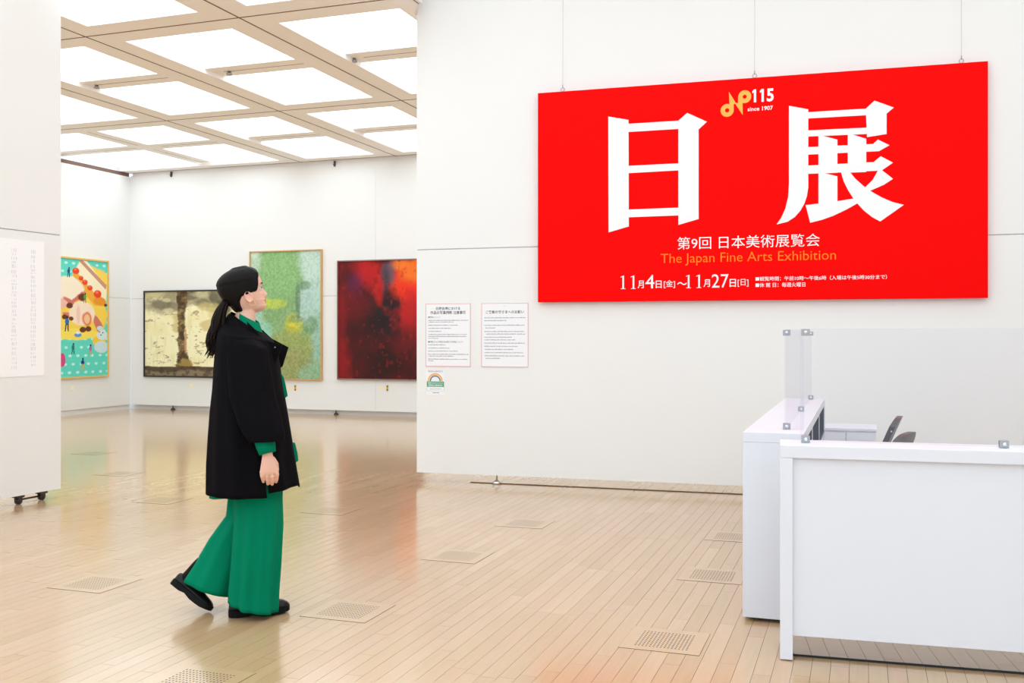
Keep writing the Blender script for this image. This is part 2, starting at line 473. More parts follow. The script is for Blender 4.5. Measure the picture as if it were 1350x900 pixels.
_w = {}
def text_width(t, bold):
    co, _ = text_mesh(t, bold=bold); return co[:, 0].max() - co[:, 0].min()
def figure_one(c, plain):
    lo, hi = c.min(0), c.max(0); h = hi[1] - lo[1]; xr = hi[0]
    if plain: q = [[(-.20, 0), (0, 0), (0, 1), (-.20, 1)], [(-.20, 1), (-.34, .86), (-.34, .70), (-.20, .80)]]
    else: q = [[(-.16, .03), (-.045, .03), (-.045, 1), (-.16, .96)], [(-.16, .97), (-.30, .89), (-.30, .855), (-.16, .90)], [(-.28, 0), (.06, 0), (.06, .035), (-.28, .035)]]
    v, f = [], []
    for poly in q:
        f.append(tuple(range(len(v), len(v) + 4))); v += [(xr + x * h, lo[1] + z * h, 0) for x, z in poly]
    return np.array(v, float), f
def put_text(t, parent, m, x0, x1, z0, z1, y, bold=0., name='lettering'):
    """lettering fitted to the box x0..x1, z0..z1 on the face y; large characters are single pieces"""
    co, fs = text_mesh(t, bold=bold)
    lo, hi = co.min(0), co.max(0)
    sx = (x1 - x0) / (hi[0] - lo[0]); sz = (z1 - z0) / (hi[1] - lo[1])
    place = lambda c: [(x0 + (p[0] - lo[0]) * sx, y, z0 + (p[1] - lo[1]) * sz) for p in c]
    if (x1 - x0) / len(t) < .045:
        o = link(name, pydata(name, place(co), fs), m, parent); o['kind'] = 'stuff'; return
    bar = text_width('|', bold)
    for i, ch in enumerate(t):
        if ch == ' ': continue
        c1, f1 = text_mesh(ch, bold=bold)
        if ch == '1': c1, f1 = figure_one(c1, bold > .02)
        # right edge of the glyph in the full line = right edge of the prefix that ends with it
        cp, _ = text_mesh(t[:i + 1], bold=bold)
        c1[:, 0] += cp[:, 0].max() - c1[:, 0].max()
        link('character', pydata('character', place(c1), f1), m, parent)

def plates(name, polys, m, parent, y, thick=.0012):
    """flat cut-out shapes from polygons given as (x, z) lists; each stroke a hair in front of the last"""
    bm = bmesh.new()
    for i, p in enumerate(polys):
        area = sum(p[k][0] * p[(k + 1) % len(p)][1] - p[(k + 1) % len(p)][0] * p[k][1] for k in range(len(p)))
        if area < 0: p = p[::-1]
        yy = y - thick - (i % 12) * .00012
        fr = [bm.verts.new((a, yy, b)) for a, b in p]; bk = [bm.verts.new((a, y, b)) for a, b in p]
        bm.faces.new(fr)
        for k in range(len(p)): bm.faces.new((fr[(k + 1) % len(p)], fr[k], bk[k], bk[(k + 1) % len(p)]))
    bm.normal_update(); bmesh.ops.triangulate(bm, faces=bm.faces[:], ngon_method='EAR_CLIP')
    return link(name, bm_mesh(name, bm), m, parent)

# ---- the red sign (local x along the wall from its left edge, z up from its lower edge)
SW, SH = 3.518, 1.788
sign = empty('exhibition_sign', (-3.017 + math.cos(AR) * .396 + math.sin(AR) * .05, 8.136 + math.sin(AR) * .396 - math.cos(AR) * .05, 1.583), AR)
tag(sign, 'wide red exhibition sign with white Japanese lettering hanging on the white wall', 'sign')
box('sign_board', M['red'], sign, 0, SW, 0, .028, 0, SH, .0012)
# sign layout in metres on the board face
KANJI_NICHI = [[(0.6113, 1.5501), (0.7817, 1.5116), (0.7843, 0.6244), (0.6139, 0.5801)], [(0.7779, 1.479), (1.2048, 1.4794), (1.2048, 1.4122), (0.7779, 1.4108)],
 [(1.1949, 1.48), (1.2665, 1.539), (1.4258, 1.4572), (1.3586, 1.3982), (1.3586, 0.6672), (1.1949, 0.6241)],
 [(0.7779, 1.1289), (1.2048, 1.1294), (1.2048, 1.0721), (0.7779, 1.0682)], [(0.7779, 0.7649), (1.2048, 0.7657), (1.2048, 0.7022), (0.7779, 0.7004)]]
KANJI_TEN = [[(2.0701, 1.5447), (2.2168, 1.5072), (2.2168, 0.8904), (2.2071, 0.821), (2.1888, 0.7646), (2.1583, 0.7085), (2.1155, 0.6591), (2.0602, 0.6227), (1.9751, 0.6037),
  (2.011, 0.6562), (2.0418, 0.7254), (2.0639, 0.8203), (2.0701, 0.9221)],
 [(2.2132, 1.4845), (2.6467, 1.4844), (2.6679, 1.4856), (2.6679, 1.4331), (2.2132, 1.435)],
 [(2.6467, 1.4844), (2.7114, 1.5426), (2.8515, 1.4799), (2.7991, 1.4361), (2.7991, 1.2783), (2.6561, 1.2615)],
 [(2.2132, 1.3399), (2.662, 1.3361), (2.662, 1.2862), (2.2132, 1.2916)], [(2.2944, 1.2984), (2.3367, 1.2872), (2.4364, 1.2551), (2.4364, 0.9944), (2.2944, 0.9947)],
 [(2.514, 1.2922), (2.5497, 1.2876), (2.6502, 1.2494), (2.6502, 0.9908), (2.514, 0.9908)],
 [(2.2132, 1.2079), (2.7008, 1.2066), (2.736, 1.2383), (2.8201, 1.1902), (2.7442, 1.1482), (2.2132, 1.1482)],
 [(2.2132, 1.0619), (2.7055, 1.0655), (2.7559, 1.1078), (2.8457, 1.0536), (2.7676, 1.0002), (2.7384, 0.9966), (2.2132, 0.9959)],
 [(2.2944, 0.9985), (2.3367, 0.9965), (2.4364, 0.9667), (2.4364, 0.7678), (2.2944, 0.7543)],
 [(2.1973, 0.749), (2.2981, 0.7579), (2.4364, 0.7716), (2.5556, 0.7871), (2.5912, 0.7519), (2.5021, 0.7025), (2.4065, 0.6581), (2.3222, 0.6293), (2.2314, 0.6082)],
 [(2.4627, 0.9995), (2.5259, 0.9991), (2.5734, 0.938), (2.642, 0.8712), (2.6797, 0.8422), (2.7618, 0.789), (2.8433, 0.7486), (2.9245, 0.7245), (2.7524, 0.6015),
  (2.6914, 0.6396), (2.6326, 0.6916), (2.5853, 0.7471), (2.5556, 0.7871), (2.514, 0.859), (2.4842, 0.9231)],
 [(2.7384, 1.0016), (2.7641, 1.0004), (2.8457, 0.9283), (2.7793, 0.8853), (2.6773, 0.8423), (2.642, 0.8712), (2.6973, 0.9262)]]
plates('large_character', KANJI_NICHI, M['white'], sign, -.0004)
plates('large_character', KANJI_TEN, M['white'], sign, -.0004)
def ring_polys(cx, cz, r, h, n=40):
    out = []
    for k in range(n):
        a, b = 2 * math.pi * k / n, 2 * math.pi * (k + 1) / n
        out.append([(cx + r * math.cos(a), cz + r * math.sin(a)), (cx + r * math.cos(b), cz + r * math.sin(b)), (cx + h * math.cos(b), cz + h * math.sin(b)), (cx + h * math.cos(a), cz + h * math.sin(a))])
    return out
LOGO = {'c1': (1.5873, 1.5392, 0.0521, 0.0173),
 'c2': (1.726, 1.6403, 0.0516, 0.0163),
 'polys': [[(1.6014, 1.6885), (1.6574, 1.5915), (1.6394, 1.5865), (1.6394, 1.5346), (1.6234, 1.5499), (1.6054, 1.588)],
           [(1.6742, 1.6439), (1.6894, 1.6273), (1.7093, 1.5885), (1.7101, 1.4934), (1.6514, 1.589), (1.6734, 1.5916)],
           [(1.6394, 1.5947), (1.6754, 1.5923), (1.6754, 1.5858), (1.6394, 1.5882)]]}
plates('emblem', ring_polys(*LOGO['c1']) + ring_polys(*LOGO['c2']) + LOGO['polys'], M['gold'], sign, -.0004)
for s, mm, x0, x1, z0, z1, bold in [('第9回 日本美術展覧会', 'white', 1.1863, 2.3043, 0.4217, 0.5232, 0), ('The Japan Fine Arts Exhibition', 'orange', 1.0493, 2.4255, 0.2886, 0.3895, -0.004),
 ('11', 'white', 0.7394, 0.8424, 0.1043, 0.2164, 0), ('月', 'white', 0.8585, 0.9092, 0.1076, 0.1723, 0.01), ('4', 'white', 0.9225, 0.9978, 0.1065, 0.2171, 0),
 ('日', 'white', 1.0093, 1.0569, 0.1082, 0.1699, 0.01), ('[金]', 'white', 1.0753, 1.1673, 0.107, 0.1729, 0), ('〜', 'white', 1.1847, 1.2647, 0.1301, 0.1538, 0.01),
 ('11', 'white', 1.2803, 1.3813, 0.1042, 0.2132, 0), ('月', 'white', 1.3985, 1.45, 0.1116, 0.1725, 0.01), ('27', 'white', 1.4645, 1.599, 0.1041, 0.2141, 0),
 ('日', 'white', 1.6074, 1.6564, 0.1087, 0.1735, 0.01), ('[日]', 'white', 1.6708, 1.7548, 0.1102, 0.1722, 0),
 ('■観覧時間：午前10時～午後6時（入場は午後5時30分まで）', 'white', 1.8115, 2.8017, 0.1537, 0.1888, 0.006), ('■休 館 日：毎週火曜日', 'white', 1.8115, 2.1947, 0.1031, 0.1393, 0.006),
 ('115', 'white', 1.7966, 1.952, 1.5888, 1.6933, 0.03), ('since 1907', 'white', 1.749, 1.9461, 1.5212, 1.5543, 0.015)]:
    put_text(s, sign, M[mm], x0, x1, z0, z1, -.0012, bold)
for x in (.215, 1.803, 3.335):
    hk = bmesh.new(); bm_torus(hk, .016, .003, Matrix.Translation((x, .014, SH + .018)) @ Matrix.Rotation(math.pi / 2, 4, 'X'), 18, 6)
    bm_tube(hk, [(x, .014, SH + .034), (x, .014, SH + .060)], .004, 6)
    h = link('hanging_eye', bm_mesh('hanging_eye', hk, smooth=True), M['steel'], sign)
    wi = bmesh.new(); bm_tube(wi, [(x, .014, SH + .058), (x, .040, 5.16 - 1.583)], .0013, 6)
    link('hanging_wire', bm_mesh('hanging_wire', wi), M['steel'], h)

# ---- notices on the same wall
def dashes(parent, m, rows, y, x0, h, seed, name='small_print'):
    """lines of print too small to read, one thin stroke group per line: (z, length)"""
    rr = random.Random(seed); bm = bmesh.new()
    for z, ln, ind in rows:
        x = x0 + ind
        while x < x0 + ind + ln:
            w = rr.uniform(.45, 1.5) * h
            hh = h * rr.uniform(.55, 1.)
            q = [bm.verts.new(p) for p in ((x, y, z), (x + w, y, z), (x + w, y, z + hh), (x, y, z + hh))]
            bm.faces.new(q); x += w + h * rr.uniform(.15, .55)
    o = link(name, bm_mesh(name, bm), m, parent); o['kind'] = 'stuff'; return o

def wall_pt(s, off): return (-3.017 + math.cos(AR) * s + math.sin(AR) * off, 8.136 + math.sin(AR) * s - math.cos(AR) * off)
def sheet(name, s, z, w, h, label, cat, border=None, th=.003):
    p = wall_pt(s, th + .001)
    e = empty(name, (p[0], p[1], z), AR); tag(e, label, cat)
    box('sheet', M['paper'], e, 0, w, 0, th, 0, h)
    if border:
        t = .0042
        for nm, a in (('a', (0, w, h - t, h)), ('b', (0, w, 0, t)), ('c', (0, t, 0, h)), ('d', (w - t, w, 0, h))):
            box('border_line', M[border], e, a[0], a[1], -.0006, 0, a[2], a[3])
    return e

n1 = sheet('notice', -.649, 1.025, .421, .556, 'pink-bordered notice sheet with a two-line heading, left one of the pair', 'notice', 'pink')
put_text('日展会場における', n1, M['ink'], .098, .325, .498, .527, -.0008, .012)
put_text('作品の写真撮影 注意事項', n1, M['ink'], .045, .378, .462, .492, -.0008, .012)
put_text('■撮影について', n1, M['ink'], .025, .135, .430, .444, -.0008, .004)
put_text('■撮影された写真のSNS等での利用について', n1, M['ink'], .025, .350, .210, .226, -.0008, .004)
dashes(n1, M['inkmid'], [(.405, .37, 0), (.390, .24, 0), (.362, .27, 0), (.335, .21, 0), (.308, .12, 0), (.280, .36, 0), (.263, .36, 0), (.247, .09, 0),
       (.188, .16, 0), (.160, .19, 0), (.133, .27, 0), (.105, .37, 0), (.089, .24, 0), (.062, .37, 0), (.046, .05, 0)], -.0007, .025, .0075, 3)
plates('emblem', [[(.05, .508), (.066, .520), (.082, .516), (.066, .514)]], M['inkpale'], n1, -.0006)
n2 = sheet('notice', -.127, 1.025, .425, .556, 'pink-bordered notice sheet with a one-line heading, nearest the red sign', 'notice', 'pink')
put_text('ご来館の皆さまへのお願い', n2, M['ink'], .040, .387, .465, .493, -.0008, .012)
dashes(n2, M['inkmid'], [(.425, .37, 0), (.400, .20, 0), (.360, .36, 0), (.337, .09, .012), (.306, .36, 0), (.284, .35, .012), (.256, .25, 0), (.233, .27, 0),
       (.205, .36, 0), (.177, .29, 0), (.150, .26, 0), (.122, .35, 0), (.094, .36, 0), (.072, .13, .012)], -.0007, .027, .0078, 5)
plates('emblem', [[(.195, .525), (.212, .537), (.232, .533), (.212, .530)]], M['inkpale'], n2, -.0006)

st = sheet('safety_sticker', -.645, .768, .176, .229, 'small rainbow sticker with a green band below the left notice', 'sticker', None, .0015)
put_text('感染防止徹底宣言', st, M['inkmid'], .018, .158, .206, .222, -.0006)
cols = [srgb(240, 150, 80), srgb(246, 190, 96), srgb(240, 220, 150), srgb(120, 150, 190), srgb(74, 84, 140)]
for i, c in enumerate(cols):
    R1, R2 = .070 - i * .0058, .070 - (i + 1) * .0058
    pl = []
    for k in range(24):
        a, b = math.pi * k / 24, math.pi * (k + 1) / 24
        pl.append([(.086 + R1 * math.cos(a), .126 + R1 * math.sin(a)), (.086 + R1 * math.cos(b), .126 + R1 * math.sin(b)), (.086 + R2 * math.cos(b), .126 + R2 * math.sin(b)), (.086 + R2 * math.cos(a), .126 + R2 * math.sin(a))])
    plates('rainbow_band', pl, mat('rainbow print', c, .6), st, -.0003, .0004)
plates('green_band', [[(.006, .076), (.170, .076), (.170, .124), (.006, .124)]], M['green_print'], st, -.0003, .0004)
put_text('新型コロナウイルス', st, M['paper'], .018, .158, .103, .118, -.0010, .01)
put_text('感染防止徹底宣言', st, M['paper'], .022, .154, .082, .098, -.0010, .01)
for a in ((.006, .170, .040, .0415), (.006, .0078, .040, .076), (.1682, .170, .040, .076)):
    plates('box_outline', [[(a[0], a[2]), (a[1], a[2]), (a[1], a[3]), (a[0], a[3])]], M['green_print'], st, -.0003, .0004)
dashes(st, M['inkmid'], [(.056, .10, 0)], -.0004, .036, .005, 8); dashes(st, M['ink'], [(.022, .05, 0)], -.0004, .064, .008, 9)

# text sheet with vertical columns on the near partition
ts = empty('text_sheet', (-6.085 - math.cos(AL) * 1.0 + math.sin(AL) * .004, 6.352 - math.sin(AL) * 1.0 - math.cos(AL) * .004, .985), AL)
tag(ts, 'white sheet of pale vertical text columns on the left partition', 'text panel')
box('sheet', mat('bright sheet', (.97, .97, .98, 1), .5), ts, 0, .83, 0, .003, 0, 1.05)
rr = random.Random(4)
for cx_ in (.05, .21, .37, .54, .72):
    bm = bmesh.new(); z = .98
    while z > .07 + (.12 if cx_ < .5 else 0):
        hh = rr.uniform(.012, .030)
        for q in range(3):
            xx = cx_ + (q - 1) * .017 + rr.uniform(-.004, .004); ww = rr.uniform(.004, .011)
            qd = [bm.verts.new(p) for p in ((xx, -.0006, z - hh), (xx + ww, -.0006, z - hh), (xx + ww, -.0006, z), (xx, -.0006, z))]
            bm.faces.new(qd)
        z -= hh + rr.uniform(.006, .018)
    link('text_column', bm_mesh('text_column', bm), M['inkpale'], ts)['kind'] = 'stuff'

# ================================================================== PAINTINGS
def vnoise(nx, ny, fx, fy, seed):
    r = np.random.default_rng(seed); gx, gy = int(fx) + 3, int(fy) + 3
    g = r.random((gy, gx))
    x = np.linspace(0, fx, nx); y = np.linspace(0, fy, ny)
    xi, yi = x.astype(int), y.astype(int); tx, ty = x - xi, y - yi
    tx = tx * tx * (3 - 2 * tx); ty = ty * ty * (3 - 2 * ty)
    a = g[np.ix_(yi, xi)]; b = g[np.ix_(yi, xi + 1)]; c = g[np.ix_(yi + 1, xi)]; d = g[np.ix_(yi + 1, xi + 1)]
    return (a * (1 - tx) + b * tx) * (1 - ty)[:, None] + (c * (1 - tx) + d * tx) * ty[:, None]
def fbm(nx, ny, f, seed, asp=1., octv=5):
    s = 0; amp = 1; tot = 0
    for o in range(octv):
        s = s + amp * vnoise(nx, ny, f * asp, f, seed + o * 13); tot += amp; amp *= .55; f *= 2
    return s / tot
def lin(c): return np.array(srgb(*c)[:3])
class Canvas:
    """a painted surface; u to the right 0..1, v down 0..1"""
    def __init__(s, w, h, res, base):
        s.w, s.h = w, h; s.nx, s.ny = int(w * res) + 1, int(h * res) + 1
        s.img = np.ones((s.ny, s.nx, 3)) * lin(base)
        s.U, s.V = np.meshgrid(np.linspace(0, 1, s.nx), np.linspace(0, 1, s.ny))
        s.n1 = fbm(s.nx, s.ny, 7, 101 + int(w * 100)) - .5; s.n2 = fbm(s.nx, s.ny, 22, 201 + int(h * 100), 1) - .5
    def mix(s, m, c):
        m = np.clip(m, 0, 1)[..., None]; s.img = s.img * (1 - m) + lin(c) * m
    def blob(s, u, v, ru, rv, c, soft=.3, rough=.5, rot=0., op=1.):
        du, dv = (s.U - u) * s.w, (s.V - v) * s.h; cr, sr = math.cos(rot), math.sin(rot)
        a = (du * cr + dv * sr) / (ru * s.w); b = (-du * sr + dv * cr) / (rv * s.h)
        d = np.sqrt(a * a + b * b) + rough * s.n1 + rough * .6 * s.n2
        s.mix(op * np.clip((1 - d) / soft + .5, 0, 1), c)
    def poly(s, pts, c, op=1.):
        inside = np.zeros(s.U.shape, bool); n = len(pts)
        for i in range(n):
            (x1, y1), (x2, y2) = pts[i], pts[(i + 1) % n]
            cond = (y1 > s.V) != (y2 > s.V)
            with np.errstate(divide='ignore', invalid='ignore'):
                xi = (x2 - x1) * (s.V - y1) / (y2 - y1 + 1e-12) + x1
            inside ^= cond & (s.U < xi)
        s.mix(inside * op, c)
    def mesh(s, name):
        me = bpy.data.meshes.new(name); nx, ny = s.nx, s.ny
        co = np.stack([s.U * s.w, np.zeros_like(s.U), (1 - s.V) * s.h], -1).reshape(-1, 3)
        idx = np.arange(nx * ny).reshape(ny, nx)
        q = np.stack([idx[1:, :-1], idx[1:, 1:], idx[:-1, 1:], idx[:-1, :-1]], -1).reshape(-1, 4)
        me.vertices.add(len(co)); me.vertices.foreach_set('co', co.ravel())
        me.loops.add(q.size); me.loops.foreach_set('vertex_index', q.ravel().astype(np.int32))
        me.polygons.add(len(q)); me.polygons.foreach_set('loop_start', np.arange(0, q.size, 4, dtype=np.int32))
        me.update(calc_edges=True)
        at = me.color_attributes.new('paint', 'FLOAT_COLOR', 'POINT')
        c4 = np.ones((nx * ny, 4), np.float32); c4[:, :3] = np.clip(s.img, 0, 1).reshape(-1, 3); at.data.foreach_set('color', c4.ravel())
        me.materials.append(M['paint']); return me

def painting(name, cv, loc, rz, fw_, frame_m, label, dep=.05):
    e = empty(name, loc, rz); tag(e, label, 'painting')
    w, h = cv.w, cv.h
    for a in ((-fw_, w + fw_, h, h + fw_), (-fw_, w + fw_, -fw_, 0), (-fw_, 0, 0, h), (w, w + fw_, 0, h)):
        box('frame_rail', frame_m, e, a[0], a[1], 0, dep, a[2], a[3], .003)
    c = link('canvas', cv.mesh('canvas'), None, e, (0, .018, 0))
    box('stretcher', M['paper'], e, .002, w - .002, .022, dep - .002, .002, h - .002)
    return e

# A: cream field with a brown trunk
cv = Canvas(1.95, 1.46, 130, (250, 243, 200))
fine = fbm(cv.nx, cv.ny, 40, 55, .5) - .5; streak = fbm(cv.nx, cv.ny, 5, 66, 9.) - .5
cv.mix(np.clip(cv.n1 * 2.2, 0, .55), (238, 224, 160)); cv.mix(np.clip(streak * 3 - .25, 0, .4), (226, 210, 150))
cv.mix(np.clip((fine - .17) * 16, 0, .7) * (cv.V > .2), (150, 128, 92))
for u, v, a, b, c, o in ((.10, .02, .18, .06, (190, 184, 132), .9), (.20, .16, .20, .10, (150, 142, 112), .8), (.17, .15, .11, .06, (98, 90, 76), .8), (.30, .18, .10, .07, (116, 106, 86), .8), (.30, .06, .14, .06, (150, 140, 104), .8), (.26, .22, .06, .03, (226, 214, 170), .8), (.23, .10, .05, .025, (226, 216, 176), .7),
                      (.55, .08, .22, .085, (140, 130, 100), .85), (.50, .05, .08, .05, (88, 76, 60), .8), (.62, .14, .10, .05, (120, 106, 84), .8), (.60, .04, .10, .03, (206, 198, 160), .8), (.80, .10, .12, .20, (92, 84, 62), .95), (.84, .30, .08, .22, (96, 86, 64), .95),
                      (.345, .42, .045, .07, (206, 184, 118), .9), (.335, .30, .05, .06, (200, 180, 120), .8), (.70, .40, .11, .07, (212, 188, 124), .9), (.66, .18, .10, .05, (204, 184, 120), .8), (.72, .27, .05, .08, (220, 204, 140), .8)):
    cv.blob(u, v, a, b, c, .45, 1.1, 0, o * .85)
wid = .047 + .055 * np.clip((cv.V - .70) / .2, 0, 1) + .012 * np.clip((.25 - cv.V) * 6, 0, 1)
tr = np.clip((wid - np.abs(cv.U - .395 - .03 * np.clip((cv.V - .7) / .2, 0, 1) + cv.n1 * .05 + fine * .03)) * 60, 0, 1)
cv.mix(tr * .97, (118, 92, 56)); cv.mix(tr * np.clip(cv.n2 * 6, 0, .8), (70, 54, 38)); cv.mix(tr * np.clip(-cv.n2 * 6 - .3, 0, .7), (172, 146, 96)); cv.mix(tr * np.clip(fine * 5, 0, .5), (58, 46, 34))
cv.blob(.45, .86, .075, .07, (166, 138, 74), .3, 1.0, 0, .9)
cv.blob(.437, .58, .012, .14, (208, 146, 100), .3, 1.0, 0, .9)
base_ = np.clip((cv.V - .882 + cv.n1 * .025) * 90, 0, 1)
cv.mix(base_, (92, 74, 54)); cv.mix(base_ * np.clip((cv.V - .925 + cv.n1 * .12) * 40, 0, 1) * .75, (150, 132, 106)); cv.mix(base_ * np.clip(cv.n2 * 6, 0, .6), (64, 52, 40))
painting('framed_painting', cv, (-11.90, 14.355, .598), 0, .025, M['ebony'], 'cream and brown abstract painting in a thin dark frame, left of the woman')

# G: green landscape-like abstract
cv = Canvas(1.345, 2.115, 110, (134, 174, 116))
gA = fbm(cv.nx, cv.ny, 60, 77, .7); gB = fbm(cv.nx, cv.ny, 110, 78, .7, 2)
for u, v, a, b, c, o in ((.02, .06, .12, .16, (214, 232, 218), .95), (.03, .25, .10, .2, (176, 208, 176), .8), (.92, .10, .24, .16, (200, 226, 216), .95), (.95, .36, .26, .12, (186, 218, 210), .95), (.80, .46, .14, .12, (178, 212, 204), .9), (1.0, .72, .14, .22, (156, 198, 180), .9), (.12, .66, .20, .14, (150, 208, 184), .95), (.06, .52, .14, .08, (170, 214, 196), .7), (.42, .18, .30, .22, (140, 190, 122), .8),
                      (.30, .41, .22, .04, (192, 208, 70), .8), (.20, .40, .10, .03, (206, 216, 60), .8), (.62, .58, .13, .09, (200, 198, 52), .85), (.60, .60, .06, .04, (226, 216, 40), .8), (.55, .75, .32, .14, (156, 164, 84), .8), (.50, .92, .42, .16, (154, 152, 90), .8), (.2, .86, .24, .16, (128, 144, 84), .7), (.9, .97, .2, .10, (140, 184, 150), .8), (.68, .40, .035, .16, (92, 128, 100), .8), (.76, .27, .10, .035, (110, 148, 120), .7), (.66, .53, .10, .03, (120, 150, 96), .7), (.85, .58, .10, .06, (112, 150, 110), .7)):
    cv.blob(u, v, a, b, c, .40, .6, 0, o)
cv.mix(np.clip((gA - .53) * 3, 0, .18), (100, 136, 88)); cv.mix(np.clip((.46 - gA) * 3, 0, .14), (206, 222, 180)); cv.mix(np.clip((gB - .68) * 5, 0, .2), (84, 112, 74)); cv.mix(np.clip((.32 - gB) * 5, 0, .15), (214, 226, 190))
painting('framed_painting', cv, (-9.73, 14.355, .580), 0, .02, M['oak'], 'tall green abstract painting in a pale wood frame, behind the woman\'s face')

# R: dark red abstract
cv = Canvas(1.50, 1.90, 100, (92, 10, 14))
for u, v, a, b, c, o in ((.5, .5, .5, .3, (40, 14, 18), .85), (.6, .42, .3, .2, (26, 20, 24), .8), (.3, .1, .25, .12, (200, 20, 24), .8), (.12, .12, .12, .12, (60, 8, 14), .8), (.2, .2, .1, .1, (70, 30, 80), .6), (.1, .35, .3, .16, (120, 14, 20), .6), (.86, .18, .25, .18, (236, 60, 22), .95), (.92, .1, .14, .1, (246, 120, 30), .9), (.72, .04, .1, .04, (250, 130, 40), .8), (.85, .27, .12, .08, (240, 44, 20), .9),
                      (.9, .46, .2, .16, (190, 24, 26), .9), (.6, .1, .07, .1, (86, 82, 100), .85), (.56, .17, .05, .14, (60, 56, 66), .8), (.5, .25, .05, .1, (200, 24, 22), .7), (.9, .72, .25, .16, (110, 16, 18), .8), (.25, .78, .3, .2, (70, 14, 16), .7), (.6, .88, .4, .14, (36, 12, 14), .8), (.03, .9, .12, .2, (150, 16, 22), .7), (.03, .5, .06, .3, (150, 20, 26), .5)):
    cv.blob(u, v, a, b, c, .9, 1.1, 0, o)
cv.mix(np.clip(cv.n2 * 4 - .7, 0, .22), (20, 10, 12)); cv.mix(np.clip(-cv.n2 * 4 - .7, 0, .2), (196, 40, 30))
painting('framed_painting', cv, (-8.062, 14.355, .600), 0, .018, M['silver'], 'dark red and black abstract painting beside the white wall edge')

# D: dessert painting on the left wall (its left part is behind the partition)
cv = Canvas(1.45, 1.93, 150, (96, 220, 202))
W_, H_ = 1.45, 1.93
def du(x): return (x - 82) / 57.0 * .69 + .31      # across the visible part
def dv(y): return (y - 343) / 152.0
rr = random.Random(12)
for i in range(9):
    for j in range(14):
        u, v = (i + .5 * (j % 2)) / 8.5 + rr.uniform(-.01, .01), (j + .5) / 14
        cv.blob(u, v, .024, .011, (200, 246, 238), .5, .3)
cv.blob(du(100), dv(415), .50, .20, (250, 214, 84), .08, .25)
cv.blob(du(118), dv(375), .30, .16, (250, 216, 90), .08, .25)
cv.blob(du(128), dv(448), .10, .06, (246, 206, 60), .1, .4)
cv.blob(du(97), dv(440), .34, .05, (252, 226, 96), .1, .3)
cv.poly([(du(104), dv(343)), (du(112), dv(344)), (du(138), dv(378)), (du(138), dv(402)), (du(126), dv(402)), (du(94), dv(362))], (252, 240, 206))
cv.poly([(du(101), dv(344)), (du(106), dv(343)), (du(138), dv(374)), (du(137), dv(380))], (206, 150, 124))
cv.poly([(du(93), dv(356)), (du(98), dv(358)), (du(126), dv(390)), (du(138), dv(396)), (du(137), dv(403)), (du(122), dv(402)), (du(96), dv(372))], (244, 176, 60))
cv.blob(du(129), dv(396), .10, .035, (240, 150, 40), .1, .5)
for x, y, r in ((98, 358, .050), (104.5, 367, .036), (109.5, 372, .042), (116, 379, .042), (126, 386.5, .060)):
    cv.blob(du(x), dv(y), r, r * .55, (236, 66, 30), .15, .15); cv.blob(du(x) - r * .2, dv(y) - r * .25, r * .4, r * .2, (250, 120, 80), .5, .1)
cv.blob(du(86), dv(382), .26, .11, (254, 238, 214), .1, .2); cv.blob(du(80), dv(400), .14, .04, (244, 190, 170), .5, .6)
for x, y, a in ((90, 398, .5), (101, 392, -.5), (124, 420, .7), (92, 416, .2), (126, 430, 1.)):
    cv.blob(du(x), dv(y), .12, .022, (214, 120, 110), .3, .9, a)
cv.blob(du(106), dv(413), .20, .105, (254, 230, 206), .08, .15); cv.blob(du(112), dv(420), .075, .06, (236, 130, 90), .3, .4); cv.blob(du(112), dv(420), .045, .04, (248, 200, 150), .3, .3)
cv.blob(du(101), dv(415), .03, .08, (250, 206, 190), .5, .3)
for x, y, r in ((90, 403, .05), (106, 392, .06), (84, 418, .04), (107, 434, .05), (114, 433, .045), (137, 401, .03), (92, 420, .035)):
    cv.blob(du(x), dv(y), r, r * .5, (110, 54, 34), .2, .5)
def fig(x, y, s, coat, legs):                       # tiny painted walkers
    cv.blob(du(x), dv(y), .024 * s, .020 * s, coat, .2, .1); cv.blob(du(x + .4), dv(y - 4.2 * s), .013 * s, .010 * s, (60, 40, 40), .2, .1)
    cv.poly([(du(x - 1.4 * s), dv(y + 2 * s)), (du(x - .2 * s), dv(y + 2 * s)), (du(x - 1.2 * s), dv(y + 9 * s)), (du(x - 2.2 * s), dv(y + 9 * s))], legs)
    cv.poly([(du(x + .1 * s), dv(y + 2 * s)), (du(x + 1.4 * s), dv(y + 2 * s)), (du(x + 1.6 * s), dv(y + 9 * s)), (du(x + .5 * s), dv(y + 9 * s))], legs)
fig(89, 359, .9, (34, 70, 160), (30, 50, 110)); fig(109.5, 391, .9, (60, 180, 50), (110, 120, 60)); fig(87, 424, 1.35, (40, 110, 190), (30, 40, 70))
fig(94.5, 457, 1.0, (20, 120, 120), (50, 60, 90)); fig(116.5, 459, 1.0, (170, 110, 190), (200, 150, 60)); fig(106.5, 477, 1.1, (30, 50, 140), (220, 170, 50))
cv.blob(du(100.5), dv(441), .055, .018, (90, 150, 220), .15, .1); cv.blob(du(100.5), dv(438), .035, .012, (240, 240, 240), .2, .1)
cv.blob(du(131), dv(457), .115, .052, (206, 228, 234), .12, .1); cv.blob(du(132), dv(441), .085, .042, (216, 234, 238), .12, .1); cv.blob(du(129), dv(432), .05, .02, (206, 226, 232), .15, .1)
for x, y in ((128.5, 437), (133, 438), (130.5, 441)): cv.blob(du(x), dv(y), .010, .006, (40, 50, 60), .3, .1)
cv.blob(du(81), dv(473), .05, .06, (220, 70, 130), .15, .1)
painting('framed_painting', cv, (-12.185, 13.785 - 1.45 * 1.0, .622), math.pi / 2, .028, M['gilt'], 'colourful dessert painting with tiny people, on the left gallery wall')

